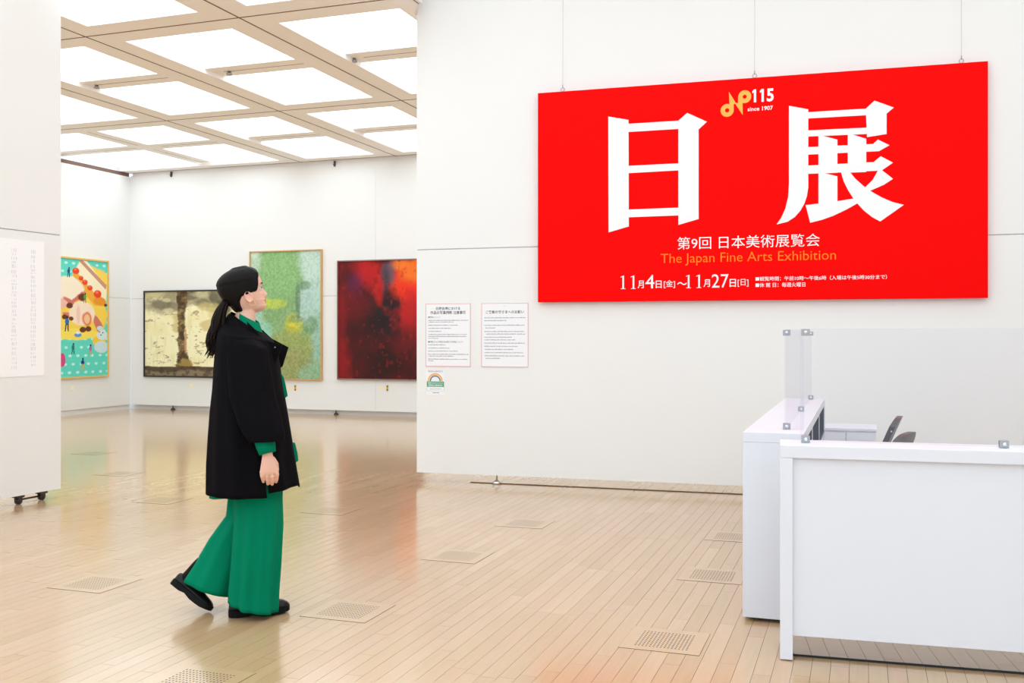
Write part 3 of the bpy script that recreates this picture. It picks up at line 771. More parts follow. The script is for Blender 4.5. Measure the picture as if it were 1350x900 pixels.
# small caption cards under the pictures
def card(loc, rz, label, dots):
    e = empty('caption_card', loc, rz); tag(e, label, 'caption card', 'caption cards under the paintings')
    box('card', M['card'], e, -.06, .035, 0, .004, -.032, .032)
    if dots:
        box('tag', M['dot'], e, .088, .124, 0, .004, -.048, .048)
        for z in (-.028, .028):
            bm = bmesh.new(); bm_lathe(bm, [(.013, 0), (.013, .002)], 10, Matrix.Translation((.1065, 0, z)) @ Matrix.Rotation(math.pi / 2, 4, 'X'))
            link('dot', bm_mesh('dot', bm), M['brown'], e)
card((-10.93, 14.394, .434), 0, 'pale caption card below the cream and brown painting', False)
card((-8.99, 14.394, .428), 0, 'caption card with yellow tag below the green painting', True)
card((-7.292, 14.394, .455), 0, 'caption card with yellow tag below the dark red painting', True)
card((-12.224, 13.02, .441), math.pi / 2, 'pale caption card below the dessert painting', False)

# ================================================================== FLOOR VENTS
VW, VH = .335, .315
def vent_meshes():
    nxh, nyh = 15, 11; hx, hy = .23, .225
    px_, py_ = hx / nxh, hy / nyh; hw, hh = .0032, .0048
    gx = sorted({-VW / 2, VW / 2} | {-hx / 2 + (i + .5) * px_ + s * hw for i in range(nxh) for s in (-1, 1)})
    gy = sorted({-VH / 2, VH / 2} | {-hy / 2 + (i + .5) * py_ + s * hh for i in range(nyh) for s in (-1, 1)})
    v = [(x, y, .0016) for y in gy for x in gx]; f = []; n = len(gx)
    for j in range(len(gy) - 1):
        for i in range(n - 1):
            if i % 2 == 1 and j % 2 == 1: continue
            f.append((j * n + i, j * n + i + 1, (j + 1) * n + i + 1, (j + 1) * n + i))
    nb = len(v)
    v += [(-VW / 2, -VH / 2, .0006), (VW / 2, -VH / 2, .0006), (VW / 2, VH / 2, .0006), (-VW / 2, VH / 2, .0006)]
    c = [0, n - 1, n * len(gy) - 1, n * (len(gy) - 1)]
    for i in range(4): f.append((nb + i, nb + (i + 1) % 4, c[(i + 1) % 4], c[i]))
    plate = pydata('perforated_plate', v, f); plate.materials.append(M['ventplate'])
    bm = bmesh.new(); bm_box(bm, -VW / 2 + .002, VW / 2 - .002, -VH / 2 + .002, VH / 2 - .002, .0004, .0010)  # dark sheet laid on the boards, standing for the shade inside the duct
    back = bm_mesh('duct_shade_sheet', bm); back.materials.append(M['ventdark'])
    bm = bmesh.new()
    g = .0010
    for a in ((-VW / 2 - g, VW / 2 + g, VH / 2, VH / 2 + g), (-VW / 2 - g, VW / 2 + g, -VH / 2 - g, -VH / 2), (-VW / 2 - g, -VW / 2, -VH / 2, VH / 2), (VW / 2, VW / 2 + g, -VH / 2, VH / 2)):
        bm_box(bm, a[0], a[1], a[2], a[3], .0003, .0012)
    rim = bm_mesh('edge_gap', bm); rim.materials.append(M['ventdark'])
    return plate, back, rim
vp, vb, vr = vent_meshes()
vents = [(-.793, 4.22, 'beside the reception desks, nearest the desk front'), (-.765, 5.45, 'next to the end of the rear reception desk'), (-.785, 6.54, 'half hidden behind the rear reception desk'),
         (-2.29, 4.18, 'just right of the woman\'s shoes'), (-2.25, 5.43, 'in the middle of the floor below the notices'), (-2.20, 6.53, 'faint one close to the white wall\'s foot'),
         (-2.37, 3.13, 'cut by the lower frame edge below the woman'), (-3.795, 4.20, 'left of the woman\'s rear shoe'), (-3.72, 6.53, 'just right of the woman\'s coat'), (-5.21, 6.50, 'left of the woman\'s coat hem'),
         (-6.60, 7.62, 'farther one left of the woman, beyond the left partition end'), (-8.02, 8.85, 'farthest one near the left gallery wall')]
for x, y, lab in vents:
    e = empty('floor_vent', (x, y, 0)); tag(e, f'square perforated floor vent, {lab}', 'floor vent', 'floor vents')
    for nm, me in (('perforated_plate', vp), ('duct_shade_sheet', vb), ('edge_gap', vr)): link(nm, me, None, e)

# ================================================================== RECEPTION DESKS
AD = math.radians(4.4)
d1 = empty('reception_desk', (-.311, 4.117, 0), AD)
tag(d1, 'white reception desk in front, with recessed panel and mirror kick plate', 'reception desk')
L1 = 1.85
box('counter_top', M['desk'], d1, 0, L1, 0, .245, .811, .860, .002)
for xa in (0, L1 - .049): box('side_panel', M['desk'], d1, xa, xa + .049, 0, .245, .004, .8105, .002)
box('front_panel', M['desk'], d1, .0495, L1 - .0495, .018, .040, .098, .8105)
box('kick_plate', M['mirror'], d1, .0495, L1 - .0495, .058, .064, .012, .098)
box('kick_base', M['black'], d1, .0495, L1 - .0495, .066, .20, .0, .098)
box('back_panel', M['desk'], d1, .0495, L1 - .0495, .205, .225, .10, .8105)

d2 = empty('reception_desk', (-.515, 4.632, 0), 0)
tag(d2, 'white reception desk end-on behind the front desk, running towards the wall', 'reception desk')
L2, W2 = 2.62, .268
box('counter_top', M['desk'], d2, 0, W2, 0, .74, .815, .860, .002)
box('counter_top', M['desk'], d2, 0, W2, .742, 2.10, .815, .860, .002)
box('counter_top', M['desk'], d2, 0, W2, 2.102, L2, .815, .860, .002)
box('end_panel', M['desk'], d2, 0, W2, 0, .03, .018, .8145, .002)
box('end_panel', M['desk'], d2, 0, W2, L2 - .03, L2, .018, .8145)
box('outer_panel', M['desk'], d2, 0, .03, .031, L2 - .031, .018, .8145)
box('inner_panel', M['desk'], d2, W2 - .04, W2 - .01, .031, L2 - .031, .018, .63)
box('shelf', M['navy'], d2, .031, W2 - .002, .031, L2 - .031, .631, .645)
box('shelf_back', M['navy'], d2, .031, .05, .031, L2 - .031, .646, .8145)
for y in (.86, 1.74, L2 - .05):
    dvd = box('divider', M['navy'], d2, .051, W2 - .006, y, y + .018, .646, .8145)
    box('edge_strip', M['desk'], dvd, W2 - .0055, W2 - .001, y, y + .018, .646, .8145)
box('plinth', M['black'], d2, .06, W2 - .03, .05, L2 - .05, 0, .0175)

# acrylic screens with metal clips
def clip(parent, x, y, z, rz=0, s=1.):
    bm = bmesh.new(); bm_box(bm, -.017 * s, .017 * s, -.012, .012, -.014 * s, .014 * s)
    c = link('clip', bm_mesh('clip', bm, .0015), M['steel'], parent, (x, y, z), (0, 0, rz))
    bm = bmesh.new(); bm_lathe(bm, [(.008, 0), (.008, .003), (.005, .006)], 12, Matrix.Translation((.001, -.012, 0)) @ Matrix.Rotation(math.pi / 2, 4, 'X'))
    link('clip_screw', bm_mesh('clip_screw', bm, smooth=True), M['chrome'], c)
def corner_clip(parent, x, y): clip(parent, x, y, .014)
pA = (-.311 - math.sin(AD) * .13, 4.117 + math.cos(AD) * .13)
sA = empty('acrylic_screen', (pA[0], pA[1], .8605), AD)
tag(sA, 'clear acrylic screen standing on the front reception desk', 'acrylic screen')
box('pane', M['acrylic'], sA, .080, 1.78, -.0025, .0025, .004, .468)
for x, z in ((.101, .0145), (.845, .0145), (1.70, .0145), (.101, .452)): clip(sA, x, 0, z)
sB = empty('acrylic_screen', (-.335, 4.80, .8605), math.pi / 2)
tag(sB, 'clear acrylic screen along the rear reception desk, seen nearly edge-on', 'acrylic screen')
box('pane', M['acrylic'], sB, 0, 2.38, -.0025, .0025, .004, .468)
for x, z in ((.03, .0145), (.03, .452), (1.2, .0145), (2.34, .0145), (2.34, .452)): clip(sB, x, 0, z, -math.pi / 2)
sC = empty('acrylic_screen', (-.330, 4.775, .8605), 0)
tag(sC, 'narrow acrylic wing turned across the near end of the rear desk', 'acrylic screen')
box('pane', M['acrylic'], sC, -.012, .075, -.0025, .0025, .004, .468)

# low cabinet and two dark chairs behind the desks
cb = empty('low_cabinet', (-.31, 7.48, 0), 0); tag(cb, 'low white cabinet behind the desks, left of the dark chairs', 'cabinet')
box('body', M['desk'], cb, 0, .40, 0, .38, 0, .62, .002); box('top', M['desk'], cb, -.008, .408, -.012, .385, .621, .640, .002)
for i in range(2):
    dr = box('door', M['desk'], cb, .004 + i * .198, .196 + i * .2, -.014, -.001, .03, .61)
    box('handle', M['steel'], dr, (.165 if i == 0 else .225), (.175 if i == 0 else .235), -.022, -.0145, .36, .44)

def make_chair(loc, rz, hgt, lean, wid, label):
    e = empty('office_chair', loc, rz); tag(e, label, 'chair', 'chairs behind the reception desks')
    bm = bmesh.new(); bm_box(bm, -.15, .16, -.20, .20, .40, .44); link('seat', bm_mesh('seat', bm, .014, True, 3), M['chair'], e)
    rows = []; nseg, hw = 14, wid / 2
    bx = lambda z: .155 + .06 * (z - .46) + lean * max(0., z - .56)
    for side in (0, 1):
        for i in range(11):
            t = i / 10
            for j in range(nseg + 1):
                yy = (j / nseg - .5) * wid; q = abs(yy) / hw
                z = .48 + t * (hgt - .48 - .05 * q ** 4)
                rows.append((bx(z) - .012 * q * q + (.034 if side else 0), yy, z))
    n = nseg + 1; f = []
    for s_ in (0, 1):
        for i in range(10):
            for j in range(nseg):
                a = s_ * 11 * n + i * n + j
                q = (a, a + 1, a + n + 1, a + n); f.append(q if s_ else q[::-1])
    o2 = 11 * n
    rim = [(0, j) for j in range(n)] + [(i, n - 1) for i in range(1, 11)] + [(10, j) for j in range(n - 2, -1, -1)] + [(i, 0) for i in range(9, 0, -1)]
    for k in range(len(rim)):
        a = rim[k][0] * n + rim[k][1]; b = rim[(k + 1) % len(rim)][0] * n + rim[(k + 1) % len(rim)][1]
        f.append((a, b, o2 + b, o2 + a))
    br = link('backrest', pydata('backrest', rows, f, False), M['chair'], e)
    for s_ in (-1, 1):
        bm = bmesh.new(); bm_tube(bm, [(.14, s_ * .13, .41), (.20, s_ * .13, .47), (bx(.62) + .045, s_ * .13, .62)], .010, 8); link('back_post', bm_mesh('back_post', bm, smooth=True), M['black'], e)
        for xx, dx in ((-.125, -.02), (.13, .05)):
            bm = bmesh.new(); bm_tube(bm, [(xx, s_ * .17, .41), (xx + dx, s_ * .19, .010)], .010, 8); link('leg', bm_mesh('leg', bm, smooth=True), M['black'], e)
        bm = bmesh.new(); bm_lathe(bm, [(.006, 0), (.006, .004)], 8, Matrix.Translation((bx(hgt - .08) + .012, s_ * (hw - .001), hgt - .08)) @ Matrix.Rotation(-s_ * math.pi / 2, 4, 'X'))
        link('screw', bm_mesh('screw', bm), M['chrome'], br)
make_chair((-.06, 6.62, 0), math.radians(-5), .80, .36, .34, 'dark chair behind the front desk, its taller slanted back on the left')
make_chair((-.01, 5.86, 0), math.radians(-16), .775, .30, .38, 'dark chair behind the front desk, lower and right of the other')

# ================================================================== THE WOMAN
# local axes: x to her front-right as seen (along the picture), y away, z up; 1 unit = 1 m
PX = lambda x: (x - 330) / 284.0
PZ = lambda y: (811 - y) / 284.0
ploc = (-sF * 4.62 + cF * (330 - 675) / 1312.5 * 4.62, cF * 4.62 + sF * (330 - 675) / 1312.5 * 4.62, 0)
HD = math.radians(20)                                   # heading, turned slightly away
hx_, hy_ = math.cos(HD), math.sin(HD)
PW = .04

# ---- body: skeleton with radii, grown by a Skin modifier
bv, br_, be = [], [], []
def J(p, r, parent=None):
    bv.append(p); br_.append(r if hasattr(r, '__len__') else (r, r))
    if parent is not None: be.append((parent, len(bv) - 1))
    return len(bv) - 1
pel = J((-.02, PW, .86), (.125, .105))
sp = J((-.03, PW, 1.02), (.105, .09), pel)
ch = J((-.045, PW, 1.18), (.12, .095), sp)
cl = J((-.055, PW, 1.29), (.075, .06), ch)
nk = J((-.045, PW, 1.365), .050, cl)
nk2 = J((-.022, PW, 1.425), .045, nk)
hd0 = J((-.024, PW, 1.455), .040, nk2)
def arm(sh, el, wr, sgn):
    a = J(sh, .036, cl); a2 = J(tuple((np.array(sh) * .5 + np.array(el) * .5)), .036, a); b = J(el, .034, a2)
    m = J(tuple(np.array(el) * .5 + np.array(wr) * .5), .033, b); w = J(wr, (.024, .020), m)
    return w
wR = arm((.0, PW - .135, 1.270), (.055, PW - .205, 1.045), (PX(366.5), PW - .245, PZ(590)), -1)
wL = arm((-.100, PW + .135, 1.270), (-.10, PW + .24, 1.05), (.02, PW + .20, .80), 1)
def hand_parts(bm, base, down, fwd, out):
    """palm and five fingers; down = along the hand, fwd = towards the index side, out = back of the hand"""
    base, down, fwd, out = (np.array(q, float) for q in (base, down, fwd, out))
    fwd = fwd - down * (fwd @ down); fwd /= np.linalg.norm(fwd); out = np.cross(fwd, down) * (1 if np.cross(fwd, down) @ out > 0 else -1)
    rings = []
    for t, w, th, o in ((-.03, .022, .018, 0), (0, .024, .018, .001), (.022, .030, .0175, .002), (.048, .037, .0155, .004), (.068, .040, .013, .005), (.080, .038, .010, .004)):
        rings.append([tuple(base + down * t + fwd * (w * math.cos(a)) + out * (o + th * math.sin(a))) for a in np.linspace(0, 2 * math.pi, 20, endpoint=False)])
    v, f = loft(rings, True, True, True)
    vv = [bm.verts.new(q) for q in v]
    for q in f: bm.faces.new([vv[i] for i in q])
    def cap_tube(pts, rs):
        d = np.array(pts[-1]) - np.array(pts[-2]); d /= np.linalg.norm(d)
        pts = [tuple(q) for q in pts] + [tuple(np.array(pts[-1]) + d * rs[-1] * .6), tuple(np.array(pts[-1]) + d * rs[-1] * .95)]
        bm_tube(bm, pts, list(rs) + [rs[-1] * .75, rs[-1] * .3], 12)
    for off, ln in ((-.0325, .062), (-.0110, .074), (.0105, .079), (.0320, .072)):
        kn = base + down * (.064 - abs(off) * .12) + fwd * off + out * .004
        cap_tube([kn, kn + down * ln * .38 + out * .001, kn + down * ln * .66 - out * .012 - fwd * off * .10, kn + down * ln * .84 - out * .030 - fwd * off * .16, kn + down * ln * .86 - out * .044 - fwd * off * .2], [.0094, .0088, .0083, .0076, .0068])
    cap_tube([base + down * .012 + fwd * .018 - out * .006, base + down * .040 + fwd * .034 - out * .016, base + down * .068 + fwd * .036 - out * .026, base + down * .090 + fwd * .030 - out * .032], [.0135, .0115, .0098, .0080])
dwn = np.array((.10, .02, -.99)); dwn /= np.linalg.norm(dwn)
def leg(hip, kn, an, ball, toe):
    a = J(hip, .085, pel); a2 = J(tuple(np.array(hip) * .5 + np.array(kn) * .5), .072, a); b = J(kn, .055, a2)
    m = J(tuple(np.array(kn) * .6 + np.array(an) * .4), .042, b); c = J(an, .029, m)
    d = J(ball, (.034, .026), c); J(toe, (.026, .018), d)
# right (near, supporting) and left (trailing) leg
R_heel = np.array((-.080, -.018, 0)); R_dir = np.array((math.cos(HD), math.sin(HD), 0))
leg((.012, PW - .075, .80), (.02, PW - .06, .44), tuple(R_heel + R_dir * .055 + np.array((0, 0, .105))), tuple(R_heel + R_dir * .165 + np.array((0, 0, .055))), tuple(R_heel + R_dir * .215 + np.array((0, 0, .048))))
L_toe = np.array((PX(272), .040, .010))
Ld = np.array((.158, -.03, -.108)); Ld /= np.linalg.norm(Ld); L_heel = L_toe - Ld * .226
L_up = np.array((.55, .25, .82)); L_up -= Ld * (L_up @ Ld); L_up /= np.linalg.norm(L_up)
LO = L_heel
lp = lambda t, h: tuple(LO + Ld * t + L_up * h)
leg((-.045, PW + .085, .80), (-.065, PW + .05, .43), lp(.050, .080), lp(.12, .050), lp(.155, .048))
me = bpy.data.meshes.new('person'); me.from_pydata(bv, be, [])
po = bpy.data.objects.new('person', me); C.objects.link(po)
md = po.modifiers.new('skin', 'SKIN'); md.use_smooth_shade = True; md.use_x_symmetry = False
for i, sv in enumerate(me.skin_vertices[0].data):
    sv.radius = br_[i]; sv.use_root = (i == pel)
sd = po.modifiers.new('sub', 'SUBSURF'); sd.levels = 2; sd.render_levels = 2
bake(po)

# ---- head: slices with a face profile, tipped back to look up
TILT = math.radians(13)
HC_ = np.array((PX(319), PW, PZ(383.5)))
def head_to_person(p):
    x, y, z = p
    xr = x * math.cos(TILT) - z * math.sin(TILT); zr = x * math.sin(TILT) + z * math.cos(TILT)
    return (HC_[0] + xr * hx_ - y * hy_, HC_[1] + xr * hy_ + y * hx_, HC_[2] + zr)
fz = [-.122, -.116, -.106, -.094, -.084, -.076, -.070, -.064, -.058, -.052, -.046, -.040, -.033, -.026, -.018, -.008, .004, .016, .03, .05, .07, .085, .096, .103]
ff = [.050, .068, .080, .084, .080, .084, .081, .086, .082, .080, .080, .080, .080, .080, .080, .080, .081, .087, .089, .086, .074, .056, .034, .010]
fz = [z * (.875 if z < 0 else 1.) for z in fz]
fb_ = [.030, .036, .044, .052, .058, .062, .065, .068, .071, .074, .077, .080, .083, .086, .089, .092, .094, .096, .097, .095, .084, .066, .042, .012]
fw2 = [.018, .030, .041, .048, .052, .055, .057, .059, .061, .062, .064, .065, .067, .068, .069, .070, .071, .072, .073, .071, .062, .048, .030, .009]
fn = [0, 0, 0, 0, 0, .001, .0, .001, .002, .009, .018, .022, .021, .017, .012, .008, .004, 0, 0, 0, 0, 0, 0, 0]
def head_rings(n=56, grow=0.):
    rings = []
    for z, a, b, w, nb in zip(fz, ff, fb_, fw2, fn):
        r = []
        for k in range(n):
            t = 2 * math.pi * k / n; c, s_ = math.cos(t), math.sin(t)
            x = (a + grow if c > 0 else b + grow) * (abs(c) ** .86) * (1 if c >= 0 else -1)
            y = (w + grow) * (abs(s_) ** .9) * (1 if s_ >= 0 else -1)
            tt = min(t, 2 * math.pi - t)
            x += nb * math.exp(-(tt / .20) ** 2)
            if -.02 < z < .012: x -= .006 * math.exp(-((tt - .48) / .18) ** 2)       # eye sockets
            if z < -.07 and c < .2: x *= .9
            r.append(head_to_person((x, y, z)))
        rings.append(r)
    return rings
hv, hf = loft(head_rings(), True, True, True)
bm = bmesh.new(); bm.from_mesh(po.data)
hvs = [bm.verts.new(p) for p in hv]
for q in hf: bm.faces.new([hvs[i] for i in q])
# ear on the near side
def ear(bm, side):
    ctr = head_to_person((.008, side * .071, -.030))
    rows = []
    for i in range(14):
        a = 2 * math.pi * i / 14
        row = []
        for j, (rr_, oo) in enumerate(((1.0, 0.), (1.02, .010), (.86, .014), (.6, .007), (.25, .005))):
            x = .008 + .0165 * rr_ * math.cos(a) - .15 * .028 * rr_ * math.sin(a); z = -.030 + .030 * rr_ * math.sin(a) * (1. if math.sin(a) > 0 else .92)
            row.append(bm.verts.new(head_to_person((x - (.006 if j else 0) * (1 - math.cos(a)) * .3, side * (.066 + oo), z))))
        rows.append(row)
    for i in range(14):
        for j in range(4):
            bm.faces.new((rows[i][j], rows[(i + 1) % 14][j], rows[(i + 1) % 14][j + 1], rows[i][j + 1]))
    bm.faces.new([r[4] for r in rows]); bm.faces.new([r[0] for r in rows][::-1])
ear(bm, -1); ear(bm, 1)
hand_parts(bm, (PX(367), PW - .245, PZ(594)), dwn, (.93, .30, .10), (.28, -.95, 0))
hand_parts(bm, (.02, PW + .20, .80), (.1, 0, -.995), (.93, .30, .1), (-.28, .95, 0))
bmesh.ops.recalc_face_normals(bm, faces=bm.faces[:])
bm.to_mesh(po.data); bm.free()
rm = po.modifiers.new('fuse', 'REMESH'); rm.mode = 'VOXEL'; rm.voxel_size = .0026; rm.use_smooth_shade = True
sm = po.modifiers.new('smooth', 'SMOOTH'); sm.factor = .5; sm.iterations = 3
bake(po)
po.data.materials.clear(); po.data.materials.append(M['skin'])
for p in po.data.polygons: p.use_smooth = True
po.location = ploc; po.rotation_euler = (0, 0, YAW)
tag(po, 'woman in a black coat and green trousers walking and looking up at the sign', 'person')

def wear(name, v, f, m, parent=po, thick=0., sub=0, smooth=True, label=None):
    o = link(name, pydata(name, v, f, smooth), m, parent)
    if thick:
        s_ = o.modifiers.new('thick', 'SOLIDIFY'); s_.thickness = thick; s_.offset = 1
    if sub:
        q = o.modifiers.new('sub', 'SUBSURF'); q.levels = sub; q.render_levels = sub
    if thick or sub: bake(o)
    if smooth:
        for p in o.data.polygons: p.use_smooth = True
    if label: o['label'] = label
    return o

# eyes, brows, lips: small parts of the face
for side in (-1, 1):
    bm = bmesh.new(); c = Vector(head_to_person((.0665, side * .030, -.002)))
    bm_lathe(bm, [(.0005, -.0105), (.0075, -.0075), (.0105, 0), (.0075, .0075), (.0005, .0105)], 14, Matrix.Translation(c))
    e_ = link('eye', bm_mesh('eye', bm, smooth=True), M['eyewhite'], po)
    bm = bmesh.new(); pts = [head_to_person((x, side * y, z)) for x, y, z in ((.0775, .020, .001), (.0795, .029, .0025), (.0745, .040, -.001))]
    bm_tube(bm, pts, [.0012, .0026, .0012], 6); link('lashes', bm_mesh('lashes', bm, smooth=True), M['hair'], e_)
    bm = bmesh.new(); pts = [head_to_person((x, side * y, z)) for x, y, z in ((.0875, .014, .019), (.086, .028, .0225), (.077, .043, .020))]
    bm_tube(bm, pts, [.002, .003, .0014], 6); link('eyebrow', bm_mesh('eyebrow', bm, smooth=True), M['hair'], po)
bm = bmesh.new()
for z, r in ((-.0570, .0042), (-.0655, .0048)):
    bm_tube(bm, [head_to_person((x, y, z)) for x, y in ((.0735, -.021), (.0815, -.011), (.0835, 0), (.0815, .011), (.0735, .021))], [.001, r, r, r, .001], 8)
link('lips', bm_mesh('lips', bm, smooth=True), M['lips'], po)

# ---- hair: a swept-back cap over the skull and a tied tail
def hair_cap():
    rings = []; n = 72
    zs = np.linspace(-.092, .108, 30)
    for z in zs:
        a = np.interp(z, fz, ff); b = np.interp(z, fz, fb_); w = np.interp(z, fz, fw2)
        zz = (z + .0) * 1.0
        r = []
        hl = np.interp(z, [-.10, -.07, -.045, -.022, -.008, .02, .045, .065, .08, .11], [2.15, 2.02, 1.92, 1.70, .80, .74, .66, .48, .18, 0.])
        for k in range(n):
            t = 2 * math.pi * k / n; tt = min(t, 2 * math.pi - t); c, s_ = math.cos(t), math.sin(t)
            on = np.clip((tt - hl) / .14, 0, 1); on = on * on * (3 - 2 * on)
            strands = .0012 * math.sin(tt * 34 + z * 60) + .0010 * math.sin(tt * 71 - z * 35)
            g = -.014 + on * (.025 + .010 * max(0, -c) * np.exp(-((z - .03) / .07) ** 2) + strands)
            if z > .05: g += on * .005
            if z > .06 and c > 0: g += on * .006 * c * (1 + .5 * math.sin(tt * 9))
            x = (a + g if c > 0 else b + g) * (abs(c) ** .86) * (1 if c >= 0 else -1)
            y = (w + g * .85) * (abs(s_) ** .9) * (1 if s_ >= 0 else -1)
            r.append(head_to_person((x, y, z + on * .011 * max(0, (z - .05) / .055))))
        rings.append(r)
    return loft(rings, True, True, True)
v, f = hair_cap(); wear('hair', v, f, M['hair'], sub=1)
tail = [(298, 398), (294, 408), (290, 422), (288, 436), (286, 450), (284, 462), (283, 472)]
bm = bmesh.new(); rt_ = random.Random(5)
for i in range(70):
    a = rt_.uniform(0, 6.28); rad = math.sqrt(rt_.random()); ln = rt_.uniform(.74, 1.0); ph = rt_.uniform(0, 6.28)
    pts, rs = [], []
    for q in range(22):
        t = q / 21 * ln; idx = t * (len(tail) - 1); i0 = min(int(idx), len(tail) - 2); fr = idx - i0
        x = tail[i0][0] * (1 - fr) + tail[i0 + 1][0] * fr; y = tail[i0][1] * (1 - fr) + tail[i0 + 1][1] * fr
        spread = .012 + .024 * math.sin(min(1, t * 1.5) * math.pi / 2) * (1 - .45 * max(0, t - .6) / .4)
        wv = .009 * t * math.sin(t * 15 + .5 * ph)
        pts.append((PX(x) - .10 * 0 + spread * rad * math.cos(a) + wv, PW - .055 - .045 * t + spread * rad * math.sin(a) * .9, PZ(y)))
        rs.append(.0075 * (1 - .85 * (q / 21) ** 2))
    bm_tube(bm, pts, rs, 6)
pt = link('ponytail', bm_mesh('ponytail', bm, smooth=True), M['hair_brown'], po)
bm = bmesh.new(); bm_torus(bm, .017, .007, Matrix.Translation((PX(299), PW - .045, PZ(399))) @ Matrix.Rotation(math.radians(35), 4, 'Y'), 18, 8)
for (p, q) in (((PX(304), PW - .03, PZ(394)), (PX(298), PW - .045, PZ(400))),): bm_tube(bm, [p, q], [.030, .016], 12)
link('hair_tie', bm_mesh('hair_tie', bm, smooth=True), M['hair'], pt)
bm = bmesh.new(); ep = Vector(head_to_person((.016, -.077, -.062)))
bm_torus(bm, .0130, .0016, Matrix.Translation(ep) @ Matrix.Rotation(math.radians(20), 4, 'Z') @ Matrix.Rotation(math.pi / 2, 4, 'X'), 24, 8)
link('earring', bm_mesh('earring', bm, smooth=True), M['goldm'], po)

# ---- clothes as lofted cloth
def rings_from(spec, n=96, rot=0., fold=(0, 0), t0=0., t1=2 * math.pi, seed=0.):
    """spec rows: (xl, xr, y pixel, depth centre, depth radius, tilt, fold amount)"""
    out = []
    for i, (xl, xr, yp, w, b, tilt, fa) in enumerate(spec):
        u = PX((xl + xr) / 2); a = (xr - xl) / 2 / 284.0; z = PZ(yp); r = []
        for k in range(n):
            t = t0 + (t1 - t0) * k / (n if abs(t1 - t0 - 2 * math.pi) < 1e-6 else n - 1)
            c, s_ = math.cos(t), math.sin(t)
            fo = 1 + fa * (.55 * math.sin(t * fold[0] + seed) + .45 * math.sin(t * fold[1] + seed * 2.3))
            r.append((u + a * c * fo, w + b * s_ * fo, z + tilt * a * c))
        out.append(r)
    return out
def resample(spec, m=5):
    s = np.array(spec, float); t = np.arange(len(s)); tt = np.linspace(0, len(s) - 1, (len(s) - 1) * m + 1)
    return [tuple(np.interp(tt_, t, s[:, j]) for j in range(s.shape[1])) for tt_ in tt]

# green trousers: waist, supporting leg, trailing leg
front = resample([(300, 362, 560, PW, .14, 0, 0), (303, 371, 610, PW - .02, .14, 0, .01), (309, 371, 657, PW - .035, .125, 0, .03), (310, 371.5, 690, PW - .04, .12, 0, .07), (307, 368.5, 740, PW - .045, .12, 0, .10), (304, 365.5, 775, PW - .045, .115, -.08, .11), (303, 364.5, 797.5, PW - .045, .117, -.26, .105)])
v1, f1 = loft(rings_from(front, 96, fold=(7, 11), seed=.6), True, True, False)
rear = resample([(285, 345, 560, PW + .03, .14, 0, 0), (288, 348, 610, PW + .05, .14, 0, .01), (293, 345, 655, PW + .075, .115, .0, .03), (290, 337, 682, PW + .08, .11, .05, .05), (267, 327, 713, PW + .075, .115, .06, .05), (248.5, 318, 750, PW + .07, .115, -.10, .05), (234.5, 306, 779.5, PW + .06, .115, -.34, .045)])
v2, f2 = loft(rings_from(rear, 96, fold=(5, 9), seed=2.1), True, True, False)
f2 = [tuple(i + len(v1) for i in q) for q in f2]
wear('trousers', v1 + v2, f1 + f2, M['green'], thick=.004)

# green high-necked top: neck band, body, hem showing below the coat at the back, near cuff
neck = []
for (xl, xr, yp, b, tilt) in ((311, 338.5, 417.5, .052, -.55), (310, 340, 421, .056, -.55), (309.5, 341.5, 425, .060, -.55), (308, 343, 430, .070, -.5), (300, 348, 438, .11, -.35)):
    u = PX((xl + xr) / 2); a = (xr - xl) / 2 / 284
    neck.append([(u + a * math.cos(t), PW + b * math.sin(t), PZ(yp) + tilt * a * math.cos(t)) for t in np.linspace(0, 2 * math.pi, 48, endpoint=False)])
v1, f1 = loft(neck, True)
top = resample([(300, 348, 438, PW, .12, -.3, 0), (294, 352, 455, PW, .16, -.1, 0), (291, 361, 485, PW, .17, 0, 0), (288, 363, 504, PW, .17, 0, .0), (286, 364, 518, PW, .17, 0, .0), (284, 366, 550, PW, .17, 0, .01), (280, 372, 592, PW, .175, 0, .0), (279, 374, 606, PW, .18, 0, .0), (277, 376, 634, PW, .185, .05, .01), (275.0, 374, 648, PW, .19, .15, .01)])
v2, f2 = loft(rings_from(top, 72, fold=(8, 13)), True)
f2 = [tuple(i + len(v1) for i in q) for q in f2]
top_o = wear('green_top', v1 + v2, f1 + f2, M['green'], thick=.003)
wx, wy, wz = PX(366.5), PW - .245, PZ(592)
bm = bmesh.new()
bm_tube(bm, [(wx - .030, wy + .025, wz + .13), (wx - .016, wy + .012, wz + .07), (wx - .006, wy + .003, wz + .035), (wx + .002, wy, wz + .006)], [.048, .046, .042, .037], 28)
link('cuff', bm_mesh('cuff', bm, smooth=True), M['green'], po)

